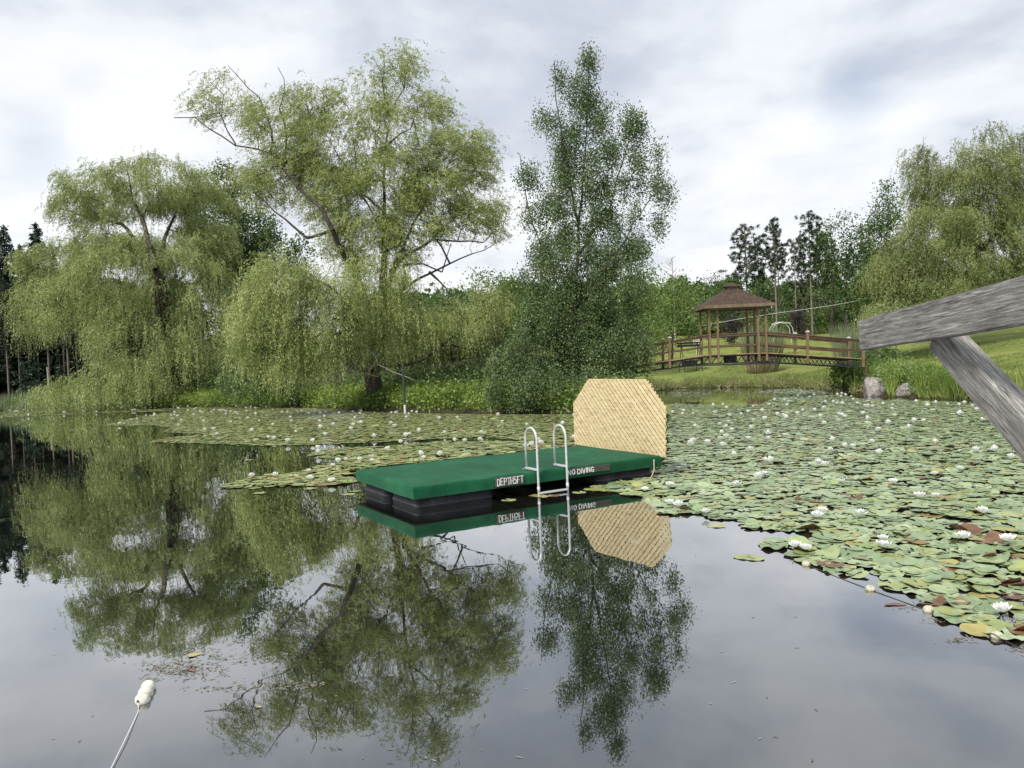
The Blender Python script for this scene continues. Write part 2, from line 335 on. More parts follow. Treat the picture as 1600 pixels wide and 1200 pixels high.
# ------------------------------------------------------------------ trees
def grow(root, limbs, att, alpha=.3, tip_r=.012, expo=2.4, jit=.12):
    """limbs: list of (points (n,3), r0, r1); att: attractor points. Returns nodes, parents, radii."""
    nodes = []; par = []; plen = []; rmin = []
    for pts, r0, r1 in limbs:
        pts = [np.array(p, float) for p in pts]; fine = [pts[0]]
        for a, b2 in zip(pts[:-1], pts[1:]):
            k = max(1, int(np.linalg.norm(b2-a)/.7))
            for i in range(1, k+1): fine.append(a+(b2-a)*i/k)
        fine = np.array(fine); 
        if len(fine) > 2: fine[1:-1] += rng.normal(size=(len(fine)-2, 3))*.05
        if not nodes: pi = -1; base = 0
        else:
            d = np.linalg.norm(np.array(nodes)-fine[0], axis=1); pi = int(d.argmin()); base = plen[pi]
        for i, q in enumerate(fine):
            nodes.append(q); par.append(pi); plen.append(base+(0 if pi < 0 else np.linalg.norm(q-nodes[pi])))
            base = plen[-1]; pi = len(nodes)-1; rmin.append(r0*(r1/r0)**(i/max(1, len(fine)-1)))
    cap = len(nodes)+3*len(att)+5
    NA = np.empty((cap, 3)); n0 = len(nodes); NA[:n0] = nodes; PL = np.empty(cap); PL[:n0] = plen; n = n0
    par = par+[0]*(cap-n0); RM = np.zeros(cap); RM[:n0] = rmin; tips = []
    d0 = np.array([np.linalg.norm(NA[:n0]-a, axis=1).min() for a in att])
    for idx in np.argsort(d0):
        a = att[idx]; dv = a-NA[:n]; dist = np.sqrt((dv*dv).sum(1))
        cost = dist+alpha*PL[:n]+np.where(NA[:n, 2] > a[2]+.3, (NA[:n, 2]-a[2])*.5, 0)
        j = int(cost.argmin()); L_ = dist[j]; k = 1 if L_ < .6 else (2 if L_ < 1.6 else 3); prev = j
        for i in range(1, k+1):
            t = i/k; q = NA[j]+(a-NA[j])*t
            if i < k: q = q+rng.normal(size=3)*jit*L_*.5+np.array([0, 0, .12*L_*math.sin(math.pi*t)])
            NA[n] = q; par[n] = prev; PL[n] = PL[prev]+np.linalg.norm(q-NA[prev]); prev = n; n += 1
        tips.append(prev)
    NA = NA[:n]; par = np.array(par[:n]); R = np.zeros(n); ch = np.zeros(n)
    for i in range(n-1, -1, -1):
        r = max(ch[i], tip_r**expo)**(1/expo); R[i] = RM[i] if i < n0 else r
        if par[i] >= 0: ch[par[i]] += R[i]**expo if i >= n0 else 0
    return NA, par, R, n0
def branch_mesh(name, NA, par, R, mat, parent, minr=0.0, rmax=9):
    i = np.where((par >= 0) & (R >= minr))[0]; A = NA[par[i]]; B = NA[i]; rb = R[i]; ra = np.minimum(R[par[i]], rb*1.35)
    Vs = []; Fs = []; o = 0
    for sel, sd in ((rb > .12, 9), ((rb <= .12) & (rb > .035), 5), (rb <= .035, 3)):
        if sel.any():
            v, f = frusta(A[sel], B[sel], ra[sel], rb[sel], sd); Vs.append(v); Fs.append(f+o); o += len(v)
    return obj_np(name, np.concatenate(Vs), [np.concatenate(Fs)], mat, parent, True)
def blob_points(D, blobs, per, seed_shell=.45):
    """blobs (px, py, rx, ry, density, depth offset, depth radius) -> world points"""
    P = []
    for bl in blobs:
        px, py, rx, ry = bl[:4]; den = bl[4] if len(bl) > 4 else 1; off = bl[5] if len(bl) > 5 else 0
        sc = (D+off)/F; c = np.array(at(px, py, D+off)); rxw = rx*sc; ryw = ry*sc; rz = bl[6] if len(bl) > 6 else rxw*.85
        n = max(3, int(per*den*rxw*ryw)); u = unit(rng.normal(size=(n, 3))); r = rng.random(n)**(1/3)
        r = r*(1-seed_shell)+seed_shell*rng.uniform(.75, 1.05, n); u = u*r[:, None]
        P.append(c+np.stack([u[:, 0]*rxw, u[:, 1]*rz, u[:, 2]*ryw], 1))
    return np.concatenate(P)
def clump_up(P, frac=.12, pull=.45):
    """gather crown points round a few centres: leaf masses with gaps between them"""
    C_ = P[rng.permutation(len(P))[:max(4, int(len(P)*frac))]]; d = ((P[:, None]-C_[None])**2).sum(2); return P+(C_[d.argmin(1)]-P)*pull
def weep(P, n_str, L0, L1, per, ll, lw, center, spread=.5, droop=1.0):
    """hanging strands of narrow leaves from every point"""
    n = len(P)*n_str; B = np.repeat(P, n_str, 0)+rng.normal(size=(n, 3))*spread*np.array([.5, .5, .35])
    out = B-np.array(center); out[:, 2] = 0; out = unit(out)+rng.normal(size=(n, 3))*.6; out[:, 2] = rng.uniform(-.1, .6, n)
    ln = rng.uniform(L0, L1, n); K = per; t = (np.arange(K)+rng.random((n, K)))/K
    S_ = t*ln[:, None]; hx = (1-np.exp(-S_/.5))*.42
    C = B[:, None]+out[:, None]*hx[..., None]; C[..., 2] -= (S_-hx*.5)*droop*(.35+.65*np.clip(t*1.6, 0, 1))
    D = np.repeat(out[:, None], K, 1)*np.exp(-S_/.5)[..., None]*.8; D[..., 2] -= .75*droop
    D = D+rng.normal(size=D.shape)*.42; C = C+rng.normal(size=C.shape)*.05
    C = C.reshape(-1, 3); D = D.reshape(-1, 3); m_ = len(C)
    C = C[C[:, 2] > .05]; D = D[:len(C)]
    return leaf_arrays(C, D, ll*rng.uniform(.6, 1.3, len(C)), lw*rng.uniform(.7, 1.3, len(C)))
def tufts(P, per, sig, ll, lw, hang=.3, up=.0, flat=1.0):
    n = len(P)*per; C = np.repeat(P, per, 0)+rng.normal(size=(n, 3))*np.array([sig, sig, sig*flat])
    D = rng.normal(size=(n, 3)); D[:, 2] += up-hang
    k = C[:, 2] > .03; C = C[k]; D = D[k]
    return leaf_arrays(C, D, ll*rng.uniform(.6, 1.3, len(C)), lw*rng.uniform(.7, 1.3, len(C)))
def add_leaves(name, parts, mat, parent):
    V = []; Fq = []; o = 0
    for v, f in parts: V.append(v); Fq.append(f+o); o += len(v)
    return obj_np(name, np.concatenate(V), [np.concatenate(Fq)], mat, parent)
def pl(D, pts, off=0):
    """pixel polyline (px, py[, depth offset]) -> world"""
    return [np.array(at(q[0], q[1], D+(q[2] if len(q) > 2 else 0)+off)) for q in pts]
def localise(root):
    """move child meshes so that their parent Empty sits at the tree's base"""
    bpy.context.view_layer.update()
def base_empty(name, px, D, label, cat, group=None):
    q = at(px, 600, D); return empty(name, (0, 0, 0), 0, label, cat, group), Vector((q.x, D, gz(q.x, D)))
def finish(root, base):
    root.location = base
    for c in root.children: c.matrix_parent_inverse = Matrix.Translation(-base)

# --- weeping willow, left
D = 69
t, base = base_empty('weeping_willow', 262, D, 'broad weeping willow at the left with a dark forked trunk, its curtain touching the bank', 'tree')
W1 = [(250, 385, 75, 36, .9, -1), (175, 375, 60, 34, .8, -1), (320, 375, 45, 36, .8, 1), (200, 300, 105, 42, .8), (250, 285, 85, 42, .8), (130, 330, 62, 35, .55, 1), (310, 330, 60, 55, .7, 3), (105, 420, 70, 42, 1, -1), (62, 475, 42, 48, 1, 0), (110, 470, 60, 45, 1, -4), (185, 425, 80, 45, 1, -4), (180, 480, 70, 35, .8, -3), (285, 430, 65, 48, 1, -1), (200, 530, 65, 60, 1.1, -5), (230, 470, 70, 40, .8, 2), (310, 505, 50, 70, 1.1, -2), (155, 600, 70, 26, 1.4, -5), (110, 612, 50, 18, 1.5, -4), (215, 590, 45, 32, 1.2, -6), (280, 560, 40, 40, .7, -4), (338, 560, 30, 45, .9, 0), (345, 420, 30, 70, .6, 2)]
P = clump_up(blob_points(D, W1, 16), .12, .4); c0 = np.array(at(255, 450, D))
lim = [(pl(D, [(264, 640), (262, 590), (259, 530), (254, 458, -3)])[0:], .85, .7), (pl(D, [(254, 458, -3), (244, 420, -4.5), (234, 390, -4.5), (226, 350, -3), (206, 305), (200, 270)]), .5, .06),
       (pl(D, [(254, 458), (232, 420, -1), (222, 388, -1), (190, 350, -1), (120, 335, 0), (78, 318, 1)]), .38, .05), (pl(D, [(244, 420), (262, 360, 1), (290, 300, 2), (300, 270, 2)]), .3, .05),
       (pl(D, [(259, 530), (225, 490, -2), (150, 462, -3), (118, 440, -3), (90, 425, -3)]), .3, .05), (pl(D, [(259, 530), (285, 490, 0), (302, 455, 0), (318, 430, 0), (322, 385, 1)]), .34, .07), (pl(D, [(234, 390), (180, 400, -2), (150, 405, -2)]), .2, .05)]
NA, par, R, n0 = grow(t, lim, P[rng.random(len(P)) < .55], .35, .014)
branch_mesh('trunk', NA, par, np.where(np.arange(len(R)) < n0, R, np.minimum(R, .16)), 'bark', t)
tipN = NA[n0:]; hi = tipN[tipN[:, 2] > 12]
zz2 = P[:, 2]+rng.normal(size=len(P))*2.2; lo = P[zz2 < 13]; up_ = P[zz2 >= 13]
add_leaves('crown', [weep(lo, 6, 1.0, 3.0, 17, .22, .044, c0, .9), weep(up_, 10, .6, 1.9, 17, .21, .046, c0, .9, .75), tufts(hi, 22, .4, .2, .045, .4)], 'willow_leaf', t)
finish(t, base)

# --- big old willow, centre
D = 45
t, base = base_empty('old_willow', 588, D, 'tall old willow behind the raft with a leaning bare-limbed crown and thick trunk', 'tree')
lim = [(pl(D, [(588, 632), (584, 600), (578, 560), (584, 510), (598, 462)]), .62, .42),
       (pl(D, [(584, 510), (562, 450), (540, 400, -1.5), (519, 360, -2.5), (501, 324, -2.5), (465, 291, -2), (443, 259, -1), (422, 241), (368, 225), (329, 202), (307, 184), (272, 184)]), .40, .03),
       (pl(D, [(443, 259), (447, 215), (439, 170), (446, 140), (434, 105)]), .13, .02), (pl(D, [(422, 241), (424, 202), (404, 155), (372, 120), (356, 102)]), .13, .02), (pl(D, [(465, 291), (478, 250), (490, 200), (478, 160)]), .13, .03),
       (pl(D, [(519, 360), (480, 372), (460, 355), (430, 330), (395, 300)]), .16, .03), (pl(D, [(368, 225), (345, 180), (350, 150), (330, 130)]), .06, .02),
       (pl(D, [(598, 462, 0), (600, 400, 0), (602, 330, 1), (600, 280, 1), (602, 231, 1), (608, 180, 1), (630, 137, 1), (638, 95, 1)]), .36, .03), (pl(D, [(602, 280, 1), (560, 285, -1), (530, 245, -1), (500, 198, -1)]), .13, .02), (pl(D, [(608, 180, 1), (594, 130, 0), (600, 90, 0)]), .09, .02),
       (pl(D, [(600, 330, 1), (560, 300, 2), (555, 240, 2), (548, 180, 2)]), .14, .02), (pl(D, [(602, 231, 1), (640, 200, 2), (660, 160, 2)]), .1, .02),
       (pl(D, [(598, 462, 0), (612, 425, -1), (644, 352, -1), (680, 288, -1), (701, 252, -1), (744, 202, 0)]), .24, .02), (pl(D, [(612, 425, -1), (628, 402, 1), (676, 374, 1), (752, 379, 1), (785, 355, 1), (795, 320, 1)]), .24, .02),
       (pl(D, [(676, 374, 1), (720, 330, 1), (750, 290, 1)]), .12, .02), (pl(D, [(584, 520), (612, 474, 1), (636, 448, 1), (671, 425, 1), (702, 410, 1), (755, 388, 1), (790, 372, 1)]), .27, .02),
       (pl(D, [(671, 425, 1), (697, 450, 0), (712, 472, 0)]), .12, .03), (pl(D, [(636, 448, 1), (630, 415, 1), (660, 412, 2), (690, 425, 2), (705, 380, 2)]), .12, .03), (pl(D, [(702, 410, 1), (690, 385, 1), (680, 372, 1)]), .08, .05),
       (pl(D, [(582, 560), (560, 500, -3), (520, 450, -4), (470, 420, -4), (430, 425, -4)]), .26, .04), (pl(D, [(520, 450, -4), (480, 480, -4), (420, 480, -4)]), .14, .03),
       (pl(D, [(580, 575), (629, 569, -1), (662, 560, -1), (690, 539, -1), (719, 521, 0), (773, 479, 1)]), .24, .03), (pl(D, [(690, 539, -1), (740, 546, 0), (770, 530, 0)]), .13, .03)]
B2 = [(622, 105, 32, 42, .55), (600, 110, 40, 45, .3), (560, 165, 60, 45, .45), (545, 220, 70, 55, .7), (640, 200, 70, 65, .6), (700, 235, 62, 55, .75), (745, 285, 45, 65, .75), (775, 330, 22, 60, .45), (445, 200, 65, 60, .5), (380, 170, 45, 50, .4), (320, 175, 42, 25, .4), (353, 115, 22, 25, .3), (440, 265, 55, 30, .7), (480, 160, 50, 45, .4), (470, 230, 45, 45, .8), (500, 270, 40, 40, .8), (660, 150, 35, 35, .35),
      (520, 300, 55, 45, 1.1), (600, 290, 75, 50, 1.3), (680, 300, 60, 45, 1.0), (565, 365, 60, 40, 1.5), (640, 350, 60, 35, 1.0), (590, 510, 34, 50, 1.2, -1.6), (600, 440, 40, 35, 1, -1.6), (720, 345, 55, 30, .7), (600, 410, 55, 30, .9), (420, 300, 45, 35, .6, 2), (385, 270, 30, 28, .5, 2),
      (450, 430, 60, 36, 1.5, -5), (405, 480, 45, 52, 1.6, -5), (400, 530, 34, 40, 1.2, -5), (470, 490, 55, 55, 1.3, -5), (540, 455, 45, 55, 1.1, -3), (520, 530, 45, 45, 1.0, -4), (465, 560, 45, 25, 1.3, -5), (590, 480, 35, 45, .7, -1),
      (640, 500, 55, 30, 1.0, -1), (700, 490, 60, 35, 1.0, 0), (745, 475, 45, 35, .8, 1), (660, 540, 50, 18, .7, 0)]
P = clump_up(blob_points(D, B2, 26, .3), .10, .42); c0 = np.array(at(590, 420, D))
lim = [(a_, b_*(.8 if i_ else .85), c_) for i_, (a_, b_, c_) in enumerate(lim)]
NA, par, R, n0 = grow(t, lim, P[rng.random(len(P)) < .55], .3, .016, 2.3, .18)
branch_mesh('trunk', NA, par, np.where(np.arange(len(R)) < n0, R, np.minimum(R, .085)), 'bark', t)
lo = P[P[:, 2] < 8.5]; up_ = P[P[:, 2] >= 8.5]; tipN = NA[n0:]; tipN = tipN[tipN[:, 2] > 7]
add_leaves('crown', [weep(lo, 8, .7, 2.2, 18, .16, .033, c0, .75), weep(up_, 9, .4, 1.3, 16, .165, .035, c0, .9, .5), tufts(tipN, 20, .33, .15, .034, .15)], 'willow_leaf_old', t)
mb = MB()
def z3(x, y, off=0): return at(380+x/3.3333, 380+y/3.3333, D+off)
for pts, r in (([(525, 420), (530, 550), (535, 640), (500, 740), (470, 810), (440, 845), (370, 860)], .05), ([(560, 370), (610, 450), (620, 530), (690, 590), (700, 630), (780, 670), (860, 700), (900, 720)], .04), ([(620, 530), (600, 600), (565, 640), (570, 700), (600, 705), (650, 740)], .03), ([(690, 620), (640, 680), (700, 695), (720, 670)], .022), ([(400, 200), (440, 160), (460, 110)], .03), ([(390, 330), (370, 420), (350, 480)], .03), ([(430, 440), (425, 480), (470, 500)], .02)):
    mb = MB(); mb.tube([z3(x, y, -3) for x, y in pts], [r*(1-.6*i/len(pts)) for i in range(len(pts))], 5); mb.build('dead_branch', 'dead_wood', t, True)
mb = MB()
for k in range(60):
    x = random.uniform(150, 480); y = 660+60*random.random()+abs(x-300)*.15; a = random.uniform(-.5, .5); pts = []
    for i in range(6):
        pts.append(z3(x, y, -4+random.uniform(-.4, .4))); x += 32*math.cos(a); y += 28*math.sin(a); a -= random.uniform(-.1, .5)
    mb.tube(pts, [.014, .012, .01, .008, .006, .005], 3)
tag(mb.build('dead_twigs', 'dead_wood', t, True), kind='stuff')
finish(t, base)

# --- birch
D = 36.5
t, base = base_empty('birch_tree', 905, D, 'tall slim dark green birch behind the lattice screen at the end of the raft', 'tree')
lim = [(pl(D, [(905, 645), (902, 560), (898, 480), (903, 380), (912, 280), (918, 170), (923, 72)]), .2, .02), (pl(D, [(903, 400), (950, 330, 1), (975, 250, 1), (985, 190, 1)]), .08, .02), (pl(D, [(904, 350), (880, 250, -1), (870, 150, -1), (866, 95, -1)]), .07, .02), (pl(D, [(900, 480), (950, 420, -1), (1000, 330, -1), (1040, 290, -1)]), .09, .02), (pl(D, [(900, 500), (850, 400, 1), (820, 300, 1), (812, 240, 1)]), .08, .02), (pl(D, [(902, 560), (960, 520, 1), (1010, 480, 1)]), .07, .02), (pl(D, [(905, 600), (850, 560, -1), (790, 540, -1)]), .07, .02)]
B3 = [(925, 95, 18, 28, .8), (917, 140, 38, 32, .9), (870, 120, 16, 28, .6), (945, 180, 48, 32, .8), (870, 180, 45, 25, .6), (835, 165, 18, 12, .5), (985, 200, 32, 28, .6), (1010, 240, 28, 22, .7), (915, 230, 60, 40, 1.1), (850, 265, 45, 22, .7), (815, 275, 18, 18, .6), (975, 280, 55, 35, .8), (1040, 295, 22, 25, .7), (1020, 340, 25, 40, .35), (900, 310, 65, 45, 1.2), (835, 340, 28, 40, .5), (960, 370, 55, 45, .8), (1010, 400, 22, 35, .3), (895, 400, 70, 50, 1.3), (840, 420, 30, 40, .7), (960, 450, 55, 45, 1.1), (885, 480, 70, 45, 1.5), (940, 530, 75, 45, 1.6), (850, 530, 60, 45, 1.5), (990, 545, 30, 40, 1.3), (800, 570, 40, 35, 1.3, -1), (860, 600, 70, 28, 1.6, -2), (940, 600, 60, 26, 1.5, -1.5), (790, 615, 38, 20, 1.2, -2)]
P = clump_up(blob_points(D, B3, 42, .3), .10, .38)
NA, par, R, n0 = grow(t, lim, P[rng.random(len(P)) < .7], .3, .008, 2.4, .12)
branch_mesh('trunk', NA, par, np.where(np.arange(len(R)) < n0, R, np.minimum(R, .05)), 'bark', t)
Pd = np.concatenate([P+np.array([0, 0, -.18]), P[rng.random(len(P)) < .6]+np.array([0, 0, -.5])])
add_leaves('crown', [tufts(Pd, 44, .2, .10, .07, .7, 0, 1.5)], 'birch_leaf', t)
finish(t, base)

# --- generic broadleaf trees and shrubs placed by crown blobs
def broad(name, label, cat, D, trunk, blobs, mat, per=7, leaves=26, sig=.35, ll=.2, lw=.13, r0=.22, group=None, bark='bark', weeping=0, hang=.2):
    t, base = base_empty(name, trunk[0][0], D, label, cat, group)
    P = blob_points(D, blobs, per, .35); tp = pl(D, trunk); tp[0][2] = base.z-.2
    NA, par, R, n0 = grow(t, [(tp, r0, .04)], P, .3, .014, 2.3, .14)
    branch_mesh('trunk', NA, par, np.minimum(R, r0), bark, t)
    if weeping: add_leaves('crown', [weep(P, 5, weeping*.4, weeping, 14, ll, lw, np.array(at(trunk[-1][0], trunk[-1][1], D)), .6)], mat, t)
    else: add_leaves('crown', [tufts(P, int(leaves*1.7), sig, ll, lw, hang)], mat, t)
    finish(t, base); return t
D = 58
t, base = base_empty('weeping_willow', 1530, D, 'rounded weeping willow at the right edge above the wooden rail', 'tree')
B4 = [(1500, 290, 70, 45, 1.1), (1535, 260, 60, 35, .8), (1440, 235, 35, 25, .3), (1480, 225, 40, 20, .3), (1560, 215, 50, 18, .35, 2), (1590, 260, 40, 50, .4, 2), (1425, 275, 28, 30, .3), (1470, 350, 60, 40, 1.2, -2), (1540, 350, 60, 50, 1.2), (1600, 340, 50, 60, .9), (1425, 395, 55, 32, 1.3, -3), (1395, 430, 38, 24, 1.3, -3), (1480, 420, 50, 40, 1.3, -3), (1540, 425, 40, 35, 1.0, -1), (1600, 430, 50, 40, 1, 0), (1450, 455, 60, 22, 1.3, -4), (1380, 482, 34, 14, 1.4, -5), (1430, 490, 40, 15, 1.2, -5)]
P = clump_up(blob_points(D, B4, 22), .12, .4); c0 = np.array(at(1530, 400, D))
lim = [(pl(D, [(1532, 520), (1530, 460), (1528, 420), (1525, 370), (1530, 300), (1540, 240)]), .55, .06), (pl(D, [(1528, 420), (1490, 370, -1), (1460, 320, -1), (1440, 260, 0)]), .25, .04), (pl(D, [(1525, 400), (1570, 350, 1), (1590, 280, 1), (1600, 230, 1)]), .25, .04), (pl(D, [(1530, 460), (1480, 410, -2), (1420, 400, -3), (1390, 420, -3)]), .22, .04)]
NA, par, R, n0 = grow(t, lim, P[rng.random(len(P)) < .6], .35, .014)
branch_mesh('trunk', NA, par, np.where(np.arange(len(R)) < n0, R, np.minimum(R, .12)), 'bark', t)
add_leaves('crown', [weep(P, 9, .6, 2.2, 17, .2, .044, c0, .8)], 'willow_leaf_deep', t)
finish(t, base)
broad('willow_bush', 'low drooping willow bush beyond the right end of the footbridge', 'bush', 47, [(1375, 540), (1378, 500)], [(1378, 492, 30, 12, 1.3), (1400, 505, 30, 16, 1.2), (1362, 512, 18, 14, 1)], 'willow_leaf', 18, 0, 0, .18, .04, .08, weeping=1.3)
broad('maple_tree', 'mid green upright maple just left of the right-hand willow', 'tree', 84, [(1382, 520), (1384, 420), (1388, 290)], [(1388, 305, 14, 20, .8), (1383, 340, 25, 22, 1), (1372, 375, 30, 28, 1), (1388, 410, 35, 35, 1.2), (1365, 440, 30, 35, 1.2)], 'hill_leaf', 9, 30, .5, .28, .17)
for px, blobs, lb in ((1300, [(1297, 360, 16, 22, .8), (1292, 395, 22, 28, 1), (1300, 435, 22, 40, 1)], 'leafy tree with pointed top between two bare pine trunks'), (1322, [(1316, 345, 16, 16, .7), (1326, 372, 22, 20, 1), (1335, 410, 24, 30, 1.1), (1340, 450, 24, 30, 1.1)], 'airy leafy tree left of the maple, highest of its row'), (1345, [(1350, 400, 14, 20, .8), (1352, 435, 26, 32, 1.2), (1345, 475, 30, 28, 1.2)], 'short dark leafy tree in front of the maple')):
    broad('leafy_tree', lb, 'tree', 88, [(px, 520), (px, 440), (px, 370)], blobs, 'hill_leaf', 5.5, 24, .5, .28, .17, group='leafy trees beyond the footbridge')
# trees behind and between the willows
broad('shade_tree', 'dark leafy tree filling the gap between the two large willows', 'tree', 78, [(385, 620), (392, 480), (385, 330)], [(372, 320, 30, 35, .6), (395, 370, 40, 45, 1), (370, 430, 45, 55, 1.2), (420, 420, 45, 50, 1.1), (385, 520, 50, 60, 1.4), (440, 520, 40, 50, 1.3), (480, 400, 25, 28, .5), (345, 290, 28, 28, .7), (330, 340, 34, 50, 1), (345, 420, 35, 60, 1.1), (410, 300, 26, 26, .5)], 'dark_leaf', 6.5, 44, .55, .28, .18, .3)
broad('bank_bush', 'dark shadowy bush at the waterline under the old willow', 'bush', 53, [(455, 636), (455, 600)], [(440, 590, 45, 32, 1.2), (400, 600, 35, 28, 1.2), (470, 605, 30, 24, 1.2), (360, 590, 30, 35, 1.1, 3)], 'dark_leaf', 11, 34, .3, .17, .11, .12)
for i, (px, D_, lb, bl, mt) in enumerate((
    (790, 62, 'green shrub tree directly left of the birch', [(770, 440, 35, 28, .8), (790, 470, 45, 40, 1.1), (800, 520, 40, 45, 1.2), (755, 500, 30, 40, 1)], 'bright_leaf'),
    (715, 70, 'rounded shrub seen under the bare limbs of the old willow', [(700, 470, 40, 22, 1), (720, 505, 50, 35, 1.2), (670, 505, 35, 30, 1.1), (640, 480, 30, 28, 1)], 'dark_leaf'),
    (765, 50, 'dense low bush between the pole and the birch', [(745, 580, 45, 28, 1.3), (790, 590, 40, 26, 1.2), (700, 590, 38, 25, 1.2), (765, 545, 35, 25, 1)], 'dark_leaf'),
    (660, 49, 'dark shrub right behind the thin metal pole', [(640, 585, 36, 25, 1.3), (675, 600, 30, 20, 1.2), (605, 592, 25, 22, 1)], 'dark_leaf'),
    (1050, 72, 'pale feathery shrub behind the left end of the footbridge', [(1035, 470, 40, 35, 1), (1075, 480, 35, 35, 1.1), (1020, 520, 35, 35, 1.1), (1085, 515, 28, 22, 1.1), (1050, 440, 24, 18, .7), (1050, 525, 35, 25, 1)], 'bright_leaf'),
    (985, 64, 'slender light green tree right behind the birch', [(990, 420, 35, 32, .9), (1000, 460, 40, 40, 1), (1005, 510, 35, 40, 1.1), (975, 400, 28, 25, .6)], 'bright_leaf'),
    (1128, 100, 'low round tree left of the gazebo roof', [(1115, 455, 28, 24, 1), (1140, 480, 30, 30, 1.1), (1105, 490, 25, 26, 1)], 'hill_leaf'))):
    q = at(px, 600, D_); yb = float(to_pix([(q.x, D_, gz(q.x, D_))])[0, 1])
    big = D_ > 55
    broad('shrub' if not big else 'background_tree', lb, 'shrub' if not big else 'tree', D_, [(px, yb), (px+2, bl[0][1]+10)], bl, mt, 5 if big else 11, 36, .42 if big else .26, .22 if big else .14, .14 if big else .09, .15)
broad('copper_tree', 'small reddish-leaved tree half hidden left of the birch', 'tree', 56, [(775, 600), (772, 500)], [(772, 500, 8, 12, 1.2), (745, 515, 24, 6, 1), (778, 530, 14, 14, .8)], 'reddish_leaf', 12, 22, .25, .16, .1, .06)
broad('purple_bush', 'dark purple-leaved bush seen through the gazebo posts', 'bush', 88, [(1146, 535), (1146, 515)], [(1147, 508, 12, 18, 1.6), (1147, 528, 11, 12, 1.6)], 'purple_leaf', 12, 30, .3, .2, .14, .08)
broad('purple_bush', 'dusky round bush right of the white garden arch', 'bush', 88, [(1248, 530), (1248, 505)], [(1247, 498, 11, 15, 1.8), (1248, 515, 12, 14, 1.8)], 'purple_leaf', 12, 30, .3, .2, .14, .08)
broad('bank_bush', 'dark leafy bush at the waterline below the right end of the footbridge', 'bush', 39, [(1318, 615), (1318, 590)], [(1312, 590, 13, 22, 1.5), (1330, 575, 22, 16, 1.3), (1346, 592, 13, 18, 1.3), (1360, 560, 28, 14, 1.2, 2), (1395, 555, 24, 12, 1.2, 4)], 'dark_leaf', 34, 34, .14, .1, .07, .05)

# --- conifers
def spruce_mesh(h, r, n=26, dens=1.0):
    NAs = []; leaves = []
    A = []; B = []; ra = []
    for i in range(n):
        z = h*(.10+.9*i/n); rr = r*(1-i/n)**.8+.15; k = 7 if i < n*.7 else 5
        for j in range(k):
            a = random.uniform(0, 6.283); l = rr*random.uniform(.65, 1.1)
            p0 = np.array([0, 0, z]); p1 = np.array([math.cos(a)*l, math.sin(a)*l, z-l*.28]); A.append(p0); B.append(p1); ra.append(.03)
            m_ = int(max(3, l*9*dens)); tt = rng.random(m_)**.7; C = p0+(p1-p0)*tt[:, None]; leaves.append(C)
    return A, B, ra, np.concatenate(leaves)
def spruce(h, r, tr=.16, dens=1.0, name='spruce', ll=.5):
    A, B, ra, Cc = spruce_mesh(h, r, int(h*2), dens)
    A.append(np.array([0, 0, -.4])); B.append(np.array([0, 0, h])); A = np.array(A); B = np.array(B); ra = np.array(ra); ra = np.append(ra, tr)
    v, f = frusta(A, B, ra, ra*.25, 5); tm = mesh_np('trunk', v, [f], 'pale_bark', True)
    n = len(Cc)*3; C = np.repeat(Cc, 3, 0)+rng.normal(size=(n, 3))*.14; Dd = rng.normal(size=(n, 3))*.6+unit(np.stack([C[:, 0], C[:, 1], -np.hypot(C[:, 0], C[:, 1])*.5], 1))
    lv, lf = leaf_arrays(C, Dd, ll*rng.uniform(.6, 1.2, n), ll*.28)
    return tm, mesh_np('crown', lv, [lf], 'spruce_leaf')
def pine(h, r, clear=.55, tr=.15, name='pine', mat='pine_leaf', bark='pale_bark'):
    A = [np.array([0, 0, -.4])]; B = [np.array([0, 0, h])]; ra = [tr]; rb = [tr*.3]; C = []
    n = int(h*(1-clear)*2.4)
    for i in range(n):
        f_ = i/n; z = h*(clear+(1-clear)*f_*.97); prof = math.sin(math.pi*min(1, .25+f_*.75))**.7
        for j in range(3):
            a = random.uniform(0, 6.283); l = r*prof*random.uniform(.45, 1.1); p0 = np.array([0, 0, z]); p1 = np.array([math.cos(a)*l, math.sin(a)*l, z+l*.18]); A.append(p0); B.append(p1); ra.append(.04); rb.append(.012)
            for q in range(max(2, int(l*2.2))):
                t_ = random.uniform(.35, 1.0); C.append(p0+(p1-p0)*t_+rng.normal(size=3)*.25+np.array([0, 0, .1]))
    for i in range(10):      # dead stubs on the bare stem
        z = h*random.uniform(.25, clear); a = random.uniform(0, 6.283); l = random.uniform(.4, 1.5); A.append(np.array([0, 0, z])); B.append(np.array([math.cos(a)*l, math.sin(a)*l, z-.1*l])); ra.append(.018); rb.append(.008)
    v, f = frusta(np.array(A), np.array(B), np.array(ra), np.array(rb), 6); tm = mesh_np('trunk', v, [f], bark, True)
    if not C: return tm, None
    C = np.array(C); per = 32; n = len(C)*per; CC = np.repeat(C, per, 0); Dd = unit(rng.normal(size=(n, 3))+np.array([0, 0, .45])); L_ = rng.uniform(.28, .46, n)
    lv, lf = leaf_arrays(CC+Dd*L_[:, None]*.5, Dd, L_, .07); return tm, mesh_np('crown', lv, [lf], mat)
def plant_tree(name, meshes, x, y, label, cat, group=None, sc=1.0, rz=None, zoff=0, szz=1):
    t = empty(name, (x, y, gz(x, y)+zoff), random.uniform(0, 6.28) if rz is None else rz, label, cat, group); t.scale = (sc, sc, sc*szz)
    for nm, me in zip(('trunk', 'crown'), meshes):
        if me is not None: link(bpy.data.objects.new(nm, me), t)
    return t
def h_for(px, py, D_):
    p_ = at(px, py, D_); return p_.x, p_.z-gz(p_.x, D_)
pines = [pine(15, 2.7, .5), pine(15, 2.3, .58), pine(15, 2.5, .4)]
